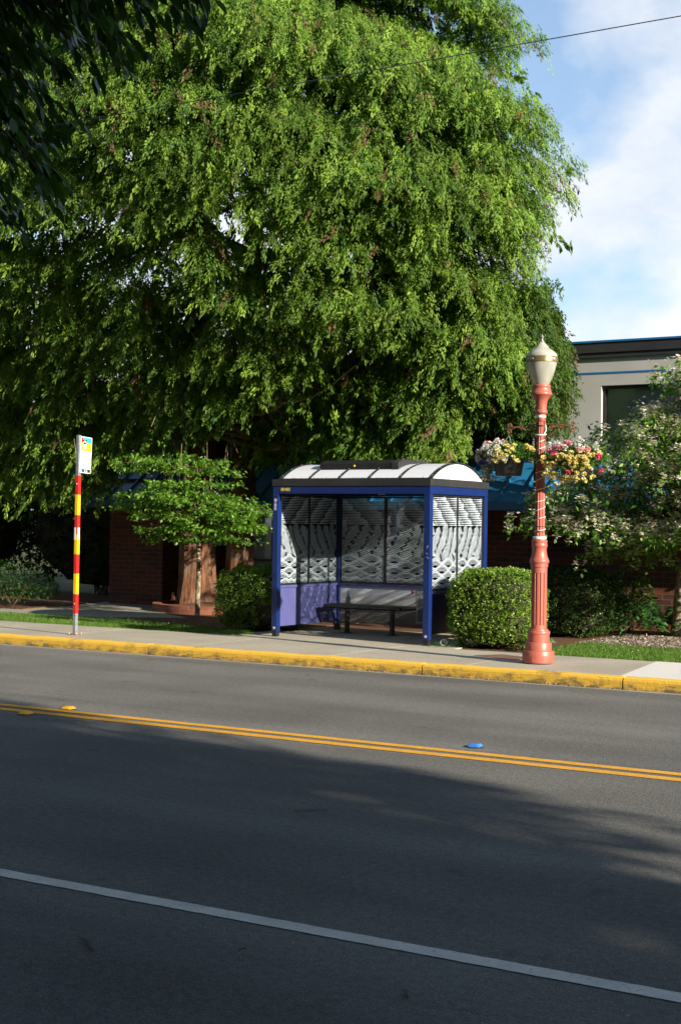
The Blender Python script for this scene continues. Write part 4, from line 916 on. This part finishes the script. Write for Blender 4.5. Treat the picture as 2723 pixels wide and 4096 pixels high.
# broadleaf tree built from flat tiers
def tiered(name,loc,label,trunk,tiers,nl,LL,WW,cols,wts,mt,flowers=None,fl_cols=None,nf_=0,group=None,droop=.35):
    e=empty(name,loc,0,label,'tree',group); q=np.array(loc); tb=MB()
    for pts,rad in trunk: tb.tube([Vector(p)-Vector(loc) for p in pts],rad,10)
    tb.build('trunk',M['mottled'],e)
    area=np.array([t[3]*t[4] for t in tiers]); area=area/area.sum(); Vs=[];Cs=[];Fv=[];Fc=[]; br=MB()
    for t,a in zip(tiers,area):
        cx_,cy_,cz_,rx,ry,th=t; n=int(nl*a)
        ang=rng.uniform(0,2*PI,n); nl_=9; r_=np.sqrt(rng.random(n)); edge=1+.22*np.sin(ang*3+cz_*5)+.14*np.sin(ang*7+cx_*3)
        # leaves gather along sub-branches
        ctr=rng.random((max(10,int(70*rx*ry)),2)); 
        x=r_*np.cos(ang)*edge*rx; y=r_*np.sin(ang)*edge*ry
        x+=.07*np.sin(x*13+y*9); y+=.07*np.sin(y*11-x*8)
        z=-th*.9*r_**2.2*droop*2+.5*th*sn(x*2.5,y*2.5,cz_*3)+rng.normal(0,th*.22,n)
        keep=sn(x*4.2+cx_,y*4.2,cz_*2+z*3)>-.42; p=np.stack([x+cx_,y+cy_,z+cz_],1)[keep]; an=ang[keep]; m_=len(p)
        d=np.stack([np.cos(an)*.7,np.sin(an)*.7,np.full(m_,-.45)],1)+rnd(m_,.5); nn=np.array([0,0,1.])+rnd(m_,.75)
        Vs.append(quad_leaves(p,d,nn,rng.uniform(.7,1.25,m_)*LL,rng.uniform(.8,1.2,m_)*WW,.18)); Cs.append(mixcol(m_,cols,wts,.2))
        if nf_:
            k2=int(nf_*a); ii=rng.integers(0,m_,k2); cl=sn(p[ii,0]*5,p[ii,1]*5,p[ii,2]*5)>-.15; ii=ii[cl]; k2=len(ii); pc=p[ii]+np.array([0,-.02,.065])
            for q4 in range(5):
                aa=q4*PI*.4+rng.uniform(0,.5,k2); d=np.stack([np.cos(aa),np.sin(aa),rng.normal(.1,.3,k2)],1); pp=pc+rnd(k2,.022); Fv.append(quad_leaves(pp,d,np.array([0,0,1.])+rnd(k2,.3),flowers[0],flowers[1],.1)); Fc.append(mixcol(k2,fl_cols,[1]*len(fl_cols),.15))
        for b in range(5):
            aa=random.uniform(0,2*PI); tipx=cx_+rx*.85*math.cos(aa); tipy=cy_+ry*.85*math.sin(aa); base=Vector(trunk[0][0][-1]); base.z=min(base.z,cz_-.05)
            br.tube([base-Vector(loc),Vector(((base.x+tipx)/2,(base.y+tipy)/2,cz_-.0))-Vector(loc),Vector((tipx,tipy,cz_-th*.5))-Vector(loc)],[.018,.012,.004],5)
    br.build('branches',M['twig'],e)
    V=np.concatenate(Vs); soup('crown',V-q,np.concatenate(Cs),mt,e)
    if nf_: V=np.concatenate(Fv); soup('blossoms',V-q,np.concatenate(Fc),M['petal'],e)
    return e
dt=[(-16.05,20.4,3.22,.28,.25,.3),(-15.75,20.4,2.86,1.0,.75,.16),(-16.1,20.35,2.74,.75,.6,.14),(-15.15,20.5,2.70,.62,.6,.16),(-15.4,20.4,2.46,.8,.7,.14),
    (-15.6,20.4,2.28,1.12,.85,.16),(-15.2,20.4,2.17,1.25,.85,.16),(-16.15,20.3,2.05,.62,.55,.16),(-14.35,20.5,2.02,.75,.65,.16),(-15.1,20.4,1.9,1.15,.8,.15),(-14.5,20.4,1.72,.85,.7,.15),(-15.6,20.35,1.70,.62,.55,.15),(-14.8,20.3,1.52,.75,.55,.14),(-15.75,20.3,1.5,.35,.3,.12)]
tiered('dogwood_tree',(-15.38,20.5,.14),'small bright green tree with flat layered branches before the cedar trunk',
  [([(-15.38,20.5,.14),(-15.36,20.5,.9),(-15.38,20.5,1.7)],[.048,.042,.035]),([(-15.38,20.5,1.7),(-15.5,20.45,2.5),(-15.9,20.4,3.4)],[.03,.02,.008])],
  [(a,b-.25,c_,d_,e_,f_*.9) for a,b,c_,d_,e_,f_ in dt],16000,.070,.038,[(.09,.20,.024),(.14,.28,.034),(.20,.35,.05),(.05,.12,.018)],[4,5,3,1],M['leaf'],(.035,.02),[(.72,.74,.66)],70)
kt=[]
KL={1.72:-8.3,1.82:-8.9,1.98:-9.05,2.2:-9.1,2.45:-9.0,2.75:-8.7,3.0:-8.35,3.2:-7.8,3.45:-7.45,3.65:-7.3,3.85:-7.0,4.1:-6.7,4.3:-6.5}
for i,(z_,xl) in enumerate(KL.items()):
    xr=-4.9+.25*math.sin(i*2.1)-max(0,z_-3.2)*.6; c_=(xl+xr)/2; h_=(xr-xl)/2
    nseg=3
    for j in range(nseg):
        f_=(j+.5)/nseg; kt.append((xl+2*h_*f_+random.uniform(-.12,.12),20.6+random.uniform(-.5,.5),z_+random.uniform(-.2,.2)-.16*abs(f_-.5),h_/nseg*1.12,1.0,.34))
kt=[t for t in kt if not (t[2]<1.55 and t[0]>-6.4 and False)]
tiered('dogwood_tree',(-7.2,21.7,.14),'spreading dogwood with cream flower clusters at the right edge before the building',
  [([(-7.2,21.7,.14),(-7.12,21.6,.9),(-6.95,21.3,1.6)],[.115,.085,.07]),([(-6.95,21.3,1.6),(-7.3,21,2.4),(-7.6,20.8,3.2)],[.05,.035,.015]),([(-6.95,21.3,1.6),(-6.5,21,2.4),(-6.3,20.8,3.6)],[.05,.03,.012])],
  kt,23000,.085,.047,[(.07,.165,.024),(.115,.24,.036),(.19,.33,.06)],[4,4,3],M['leaf'],(.062,.042),[(.76,.72,.58),(.66,.6,.46)],10000)

# clipped hedges ------------------------------------------------------
def hedge(name,loc,dim,n,leaf,cols,wts,label,cat='hedge',pw=4,mt='boxleaf',lump=.06,tuft=5,group=None,sparse=None):
    e=empty(name,loc,0,label,cat,group); rx,ry,rz=dim
    def surf(m_):
        d=rnd(m_); d=unit(d); d[:,2]=np.where(d[:,2]<-.75,-d[:,2],d[:,2])
        r_=1/np.power(np.sum(np.abs(d)**pw,1),1/pw); p=d*r_[:,None]; lp_=1+lump*sn(p[:,0]*rx*6,p[:,1]*ry*6,p[:,2]*rz*6)+lump*.6*sn(p[:,0]*rx*14+3,p[:,1]*ry*14,p[:,2]*rz*14)
        return p*lp_[:,None]*np.array([rx,ry,rz]),d
    p,d=surf(n); dep=rng.uniform(.90,1.015,n)[:,None]; g=sn(p[:,0]*9,p[:,1]*9,p[:,2]*9)
    keep=(g>-.5)|(rng.random(n)<.2)
    if sparse is not None: keep&=sparse(p)
    p=(p*dep)[keep]; d=d[keep]; n=len(p)
    P=np.repeat(p,tuft,0); D=unit(np.repeat(d,tuft,0)*.7+rnd(n*tuft,.7)+[0,0,.25]); Nn=unit(np.repeat(d,tuft,0)+rnd(n*tuft,.6)+[0,0,.4])
    P=P+D*.008; V=quad_leaves(P,D,Nn,rng.uniform(.7,1.3,n*tuft)*leaf,rng.uniform(.8,1.2,n*tuft)*leaf*.62,.2); V[:,:,2]+=rz
    c=np.repeat(mixcol(n,cols,wts,.2),tuft,0)*rng.uniform(.85,1.15,(n*tuft,1)); keepz=V[:,:,2].min(1)>.0; soup('foliage',V[keepz],c[keepz],M[mt],e)
    s=MB(); uu,vv=36,18; vs=[];fs=[]
    for i in range(vv+1):
        th=PI*i/vv
        for j in range(uu):
            a=2*PI*j/uu; dd=np.array([math.sin(th)*math.cos(a),math.sin(th)*math.sin(a),math.cos(th)]); r_=1/np.sum(np.abs(dd)**pw)**(1/pw); q=dd*r_*.86*(1+.05*math.sin(7*a+th*9)); vs.append((q[0]*rx,q[1]*ry,q[2]*rz+rz*1.0))
    for i in range(vv):
        for j in range(uu): fs.append((i*uu+j,i*uu+(j+1)%uu,(i+1)*uu+(j+1)%uu,(i+1)*uu+j))
    s.add(vs,fs,True); s.build('inner_twigs',M['innertwig'],e)  # solid core coloured dark to stand for the shade inside the hedge
    b=MB()
    for i in range(26): a=random.uniform(0,6.3); b.tube([(random.uniform(-.1,.1)*rx,random.uniform(-.1,.1)*ry,0),(rx*.5*math.cos(a),ry*.5*math.sin(a),rz*.7),(rx*.86*math.cos(a),ry*.86*math.sin(a),rz*random.uniform(.9,1.6))],[.012,.008,.004],5)
    b.build('stems',M['twig'],e)
    return e
M['innertwig']=mat('inner_twigs',(.035,.032,.014),1,noise=(40,.6,6),bump=(50,1))
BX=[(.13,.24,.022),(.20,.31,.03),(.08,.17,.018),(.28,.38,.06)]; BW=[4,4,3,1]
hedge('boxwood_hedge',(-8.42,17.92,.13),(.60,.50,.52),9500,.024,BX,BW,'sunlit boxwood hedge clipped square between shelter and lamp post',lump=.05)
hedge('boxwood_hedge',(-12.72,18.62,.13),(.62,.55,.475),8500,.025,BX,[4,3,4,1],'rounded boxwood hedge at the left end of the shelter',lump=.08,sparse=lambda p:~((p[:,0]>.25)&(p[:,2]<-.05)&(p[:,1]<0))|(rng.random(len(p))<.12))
hedge('boxwood_hedge',(-8.62,20.6,.13),(.80,.60,.50),9500,.027,[(.03,.07,.012),(.045,.10,.016),(.07,.13,.025)],[3,3,1],'dark shaded boxwood hedge behind the lamp post',lump=.05)  # boxwood greens darkened here to carry the shade
# low plants
def herb(name,loc,n,rad,h,L,W,cols,label,cat='plant',group=None):
    e=empty(name,loc,0,label,cat,group); a=rng.uniform(0,2*PI,n); r_=rad*np.sqrt(rng.random(n)); z=h*(1-(r_/rad)**2*.6)*rng.uniform(.35,1,n)
    p=np.stack([r_*np.cos(a),r_*np.sin(a),z],1); d=np.stack([np.cos(a),np.sin(a),np.full(n,-.1)],1)+rnd(n,.4)
    soup('leaves',quad_leaves(p,d,np.array([0,0,1.])+rnd(n,.35),rng.uniform(.7,1.2,n)*L,rng.uniform(.7,1.2,n)*W,.2),mixcol(n,cols,[1]*len(cols)),M['leaf'],e)
    s=MB()
    for i in range(16): aa=random.uniform(0,6.3); s.tube([(0,0,0),(rad*.5*math.cos(aa),rad*.5*math.sin(aa),h*.6)],[.005,.003],5)
    s.build('stems',M['twig'],e); return e
G1=[(.05,.14,.04),(.08,.2,.06),(.11,.22,.10)]
herb('leafy_shrub',(-8.05,21.9,.13),900,.42,1.15,.09,.05,[(.05,.15,.03),(.08,.2,.04)],'upright leafy shrub against the brick wall behind the dark hedge')
herb('hosta_plant',(-7.75,21.3,.13),420,.42,.62,.13,.07,G1,'clump of pale grey green leaves right of the dark hedge')
herb('hosta_plant',(-7.15,21.95,.13),380,.40,.50,.13,.07,G1,'low leafy clump beside the dogwood trunk, left side')
herb('hosta_plant',(-6.3,21.8,.13),380,.42,.58,.13,.07,G1,'low leafy clump at the right edge behind the dogwood trunk')
herb('mallow_plant',(-7.72,17.66,.13),26,.16,.32,.12,.11,[(.10,.19,.08),(.14,.24,.12)],'broad leaved weed growing from the hedge beside the lamp base','weed')
herb('grass_tuft',(-12.28,17.36,.13),120,.14,.10,.11,.008,[(.1,.22,.03),(.15,.28,.04)],'small tuft of grass at the foot of the left shelter post','grass')
herb('grass_tuft',(-9.0,17.5,.13),140,.2,.06,.08,.008,[(.08,.2,.03)],'small patch of grass at the foot of the sunlit boxwood hedge','grass')
for i,(x,y,r_,h) in enumerate(((-19.35,20.1,.85,.92),)):
    herb('rhododendron_bush',(x,y,.14),2400,r_,h,.075,.036,[(.03,.085,.016),(.055,.13,.02)],['broad leaved bush at the left edge in front of the dark passage','taller broad leaved bush just outside the left edge'][i],'bush')
# dark evergreens beyond the building's left end
for i,(x,y,z,rx,ry,rz,lb) in enumerate(((-21.6,25.2,.1,1.9,1.2,2.2,'dark laurel screen beyond the left end of the brick wall, nearest'),(-25.5,24.5,.1,2.2,1.5,2.5,'dark laurel screen farther left, in front of the others'),(-19.6,29.6,.1,3.2,1.6,2.6,'dark laurel screen farthest back beyond the brick wall'))):
    hedge('laurel_hedge',(x,y,z),(rx,ry,rz),5200,.085,[(.018,.045,.01),(.03,.065,.014)],[1,1],lb,'hedge',2.6,'laurelleaf',.12,5,'dark laurels beyond the building')

# overhanging street tree, upper left, near the camera
on=empty('street_tree',(-8.2,2.2,.1),0,'dark glossy leaved tree overhanging the upper left corner near the camera','tree'); q=np.array(on.location)
MB().tube([(0,0,0),(.05,.05,1.6),(.1,.2,3.2),(.3,.5,5)],[.2,.16,.13,.08],14).build('trunk',M['mottled'],on)
def near_leaves(clusters,L=.082,W=.036):
    V=[];C=[];br=[]
    for (p0,d0,ln,nl) in clusters:
        p0=np.array(p0,float); d0=unit(np.array([d0],float))[0]; t=rng.random(nl); base=p0+d0*ln*t[:,None]; base[:,2]-=.35*ln*t**2
        side=unit(np.cross(d0,[0,0,1.])); sg=np.where(rng.random(nl)<.5,1,-1)[:,None]
        d=unit(d0*.6+side*sg*.55+np.array([0,0,-.55])+rnd(nl,.25)); n_=unit(np.array([0,0,1.])+side*.2+rnd(nl,.35)); base=base+side*sg*rng.uniform(0,.06,nl)[:,None]+rnd(nl,.02)
        v,sg_=strips(base,d,n_,L*rng.uniform(.75,1.25,nl),W*rng.uniform(.8,1.2,nl),(.12,.85,1,.7,.06),.3); V.append(v); C.append(np.tile(mixcol(nl,[(.028,.075,.012),(.05,.12,.016),(.09,.17,.02)],[5,3,1]),(sg_,1))); br.append((p0,d0,ln))
    return np.concatenate(V),np.concatenate(C),br
def campt(px,py,D):  # a point D metres ahead on the line through this spot of the view
    r_=RM@np.array([(px-1361.5)/5857,-(py-2048)/5857,-1.]); return camp+r_*D
cl=[]
dirn=np.array([.75,.55,-.35])
for i in range(150):
    # solid mass toward the corner, thinning toward its lower right outline
    while True:
        px=random.uniform(-500,820); py=random.uniform(-420,860)
        lim=np.interp(px,[-500,0,100,200,300,420,560,800],[860,650,480,300,130,0,-70,-260])
        if py<lim: break
    D=random.uniform(6.2,8.4); cl.append((campt(px-130,py-110,D),dirn+np.array([random.uniform(-.4,.4),random.uniform(-.4,.4),random.uniform(-.3,.2)]),random.uniform(.3,.6),34))
for i in range(330):
    a=random.uniform(0,2*PI); rr_=random.uniform(.2,1); x=-6.8+3.9*rr_*math.cos(a); y=2.8+3.4*rr_*math.sin(a); z=random.uniform(4.6,8.5)
    pt=np.array([[x,y,z]]); ux,uy=project(pt); c_=(pt-camp)@RM
    if -c_[0,2]>0 and ux[0]>-300 and uy[0]>-500: continue
    cl.append(((x,y,z),(math.cos(a),math.sin(a),-.3),random.uniform(.5,.9),46))
V,c,br=near_leaves(cl); V=V-q; soup('crown',V,c,M['darkleaf'],on)
s=MB()
for p0,d0,ln in br[:150]:
    s.tube([Vector(p0-q)+Vector((-.9,-.5,.45)),Vector(p0-q),Vector(p0-q+d0*ln*.6+[0,0,-.08]),Vector(p0-q+d0*ln+[0,0,-.35*ln])],[.012,.008,.005,.002],5)
for i in range(14):
    p0=br[i*10][0]-q; s.tube([(.3,.5,4.6),Vector((.3,.5,4.6)).lerp(Vector(p0),.5)+Vector((0,0,.5)),Vector(p0)+Vector((-.8,-.45,.4))],[.07,.04,.012],8)
s.build('branches',M['twig'],on)

# tunnels cut through the unseen crowns along the sun, to dapple the lane
_az,_el=R(13),R(20); SD=np.array([math.cos(_el)*math.cos(_az),-math.cos(_el)*math.sin(_az),math.sin(_el)])
GAPS=[((-5.35,6.25,0),.17),((-4.95,6.1,0),.19),((-4.4,5.65,0),.15),((-3.9,5.45,0),.16),((-2.15,5.95,0),.20),((-1.75,5.8,0),.18)]
def open_gaps(P):
    k_=np.ones(len(P),bool)
    for g_,r_ in GAPS:
        v=P-np.array(g_); t=v@SD; k_&=np.linalg.norm(v-t[:,None]*SD,axis=1)>r_*(1+.25*np.sin(t*1.3))
    return k_
# first tree follows the shadow edge; the rest are unseen, added to block sky
def shade_tree(loc,cz,rad,n,leaf,label,seed,cyo=0,lumpa=.10):
    r2=np.random.default_rng(seed); e=empty('street_tree',loc,0,label,'tree','street trees shading the near lane'); MB().tube([(0,0,0),(.1,0,2),(0,.1,cz-1)],[.3,.25,.15],14).build('trunk',M['mottled'],e)
    d=unit(r2.normal(0,1,(n,3))); r_=r2.random(n)**.33; p=d*r_[:,None]*np.array(rad); lump=1+lumpa*sn(d[:,0]*4+seed,d[:,1]*4,d[:,2]*4); p*=lump[:,None]
    kp=sn(p[:,0]*1.1+seed,p[:,1]*1.1,p[:,2]*1.3)>-.64; p=p[kp]; p[:,2]+=cz; p[:,1]+=cyo; p=p[open_gaps(p+np.array(loc))]; m_=len(p)
    soup('crown',quad_leaves(p,r2.normal(0,1,(m_,3)),r2.normal(0,1,(m_,3)),leaf*r2.uniform(.7,1.3,m_),leaf*.6,.15),mixcol(m_,[(.04,.1,.015),(.07,.14,.02)],[1,1]),M['leaf'],e)
    s=MB()
    for i in range(24):
        a=random.uniform(0,6.3); k_=random.uniform(.3,.8); s.tube([(0,0,cz*.45),(rad[0]*k_*.5*math.cos(a),rad[1]*k_*.5*math.sin(a),cz*.8),(rad[0]*k_*math.cos(a),rad[1]*k_*math.sin(a),cz+random.uniform(-.5,.6)*rad[2])],[.1,.06,.02],6)
    s.build('branches',M['twig'],e); return e
shade_tree((12.5,-1.7,.1),8.35,(4.6,6.95,4.7),80000,.24,'broad street tree right of the camera shading the near lane',5)
shade_tree((7.5,-4.5,.1),7.5,(4.5,4.5,4),16000,.26,'street tree behind the camera to the right',6)
shade_tree((-3,-1.8,.1),11.2,(8.5,10.4,2.4),110000,.26,'tall street tree whose canopy spreads above the camera',9,4.4,.05)
for i,(x_,y_) in enumerate(((-13,-5),(-22,-6),(24,-5),(9,-12),(-6,-13))):
    shade_tree((x_,y_,.1),9,(6,5.5,7.5),14000,.7,['street tree farther left on the near side of the road','leftmost street tree on the near side','street tree far to the right on the near side','tall tree well behind the camera, right','tall tree well behind the camera, left'][i],20+i)
shade_tree((0,-6,.1),7.5,(4.8,3.6,4),16000,.26,'street tree directly behind the camera',8)

def tree_screen(name,x,y0,y1,h,n,label):  # unseen leaf screens, added to block the glow near the horizon
    p=np.stack([x+rng.normal(0,2.5,n),rng.uniform(y0,y1,n),rng.random(n)**.8],1); top=h*(1+.22*sn(p[:,1]*.23,p[:,1]*.11,0*p[:,1]+x)); p[:,2]*=top
    o=soup(name,quad_leaves(p,rnd(n),rnd(n),1.5,1.1,.1),mixcol(n,[(.03,.07,.015),(.045,.09,.02)],[1,1]),M['darkleaf']); tag(o,label,'wood',None,'stuff')
tree_screen('distant_trees',75,-60,70,19,22000,'far line of trees closing the street to the right, outside the picture')
tree_screen('distant_trees',-80,-60,60,22,22000,'far line of trees closing the street to the left, outside the picture')
# ------------------------------------------------------------------ light and sky
az=R(13); el=R(20)
sdir=Vector((math.cos(el)*math.cos(az),-math.cos(el)*math.sin(az),math.sin(el)))
L=bpy.data.lights.new('sun','SUN'); L.energy=5.0; L.angle=R(.55); L.color=(1,.9,.74); lo=link(bpy.data.objects.new('sun',L)); lo.rotation_euler=sdir.to_track_quat('Z','Y').to_euler()
wd=bpy.data.worlds.new('World'); sc.world=wd; wd.use_nodes=True; nt=wd.node_tree; bg=nt.nodes['Background']
sky=nt.nodes.new('ShaderNodeTexSky'); sky.sky_type='NISHITA'; sky.sun_disc=False; sky.sun_elevation=el; sky.sun_rotation=math.atan2(sdir.x,sdir.y); sky.ozone_density=1.2; sky.air_density=1.; sky.dust_density=.6
class WN(NT):
    def __init__(s,nt): s.nt=nt
kw=WN(nt); g=nt.nodes.new('ShaderNodeTexCoord').outputs['Generated']
mp=kw.n('Mapping'); mp.inputs['Scale'].default_value=(1,1,1.5); mp.inputs['Location'].default_value=(.35,.1,.0); kw.l(g,mp.inputs['Vector'])
n1=kw.noise(mp.outputs[0],4.2,9,.5); n2=kw.noise(mp.outputs[0],9,6,.6); sp_=kw.n('SeparateXYZ'); kw.l(g,sp_.inputs[0])
fac=kw.rng(kw.mth('ADD',n1,kw.rng(sp_.outputs['Z'],.13,.33,.10,-.07)),.48,.60); low=kw.rng(sp_.outputs['Z'],.27,.40,1.,.35)
fac=kw.mth('MULTIPLY',fac,low); fac=kw.mth('MINIMUM',kw.mth('ADD',fac,kw.rng(sp_.outputs['Z'],.05,.32,.40,.20)),.97)
cc=kw.mix(kw.rng(n2,.35,.65),(7.2,8.0,9.2),(9.7,9.8,10.))
skc=kw.mix(1.,sky.outputs[0],(1.32,1.66,1.92),'MULTIPLY'); kw.l(kw.mix(fac,skc,cc),bg.inputs['Color']); bg.inputs['Strength'].default_value=.05
sc.view_settings.view_transform='Standard'; sc.view_settings.look='None'; sc.view_settings.exposure=1.1; sc.view_settings.gamma=1
sc.cycles.use_denoising=True
try: sc.cycles.denoiser='OPENIMAGEDENOISE'
except Exception: pass
sc.cycles.max_bounces=8; sc.cycles.transparent_max_bounces=16; sc.cycles.caustics_reflective=False; sc.cycles.caustics_refractive=False
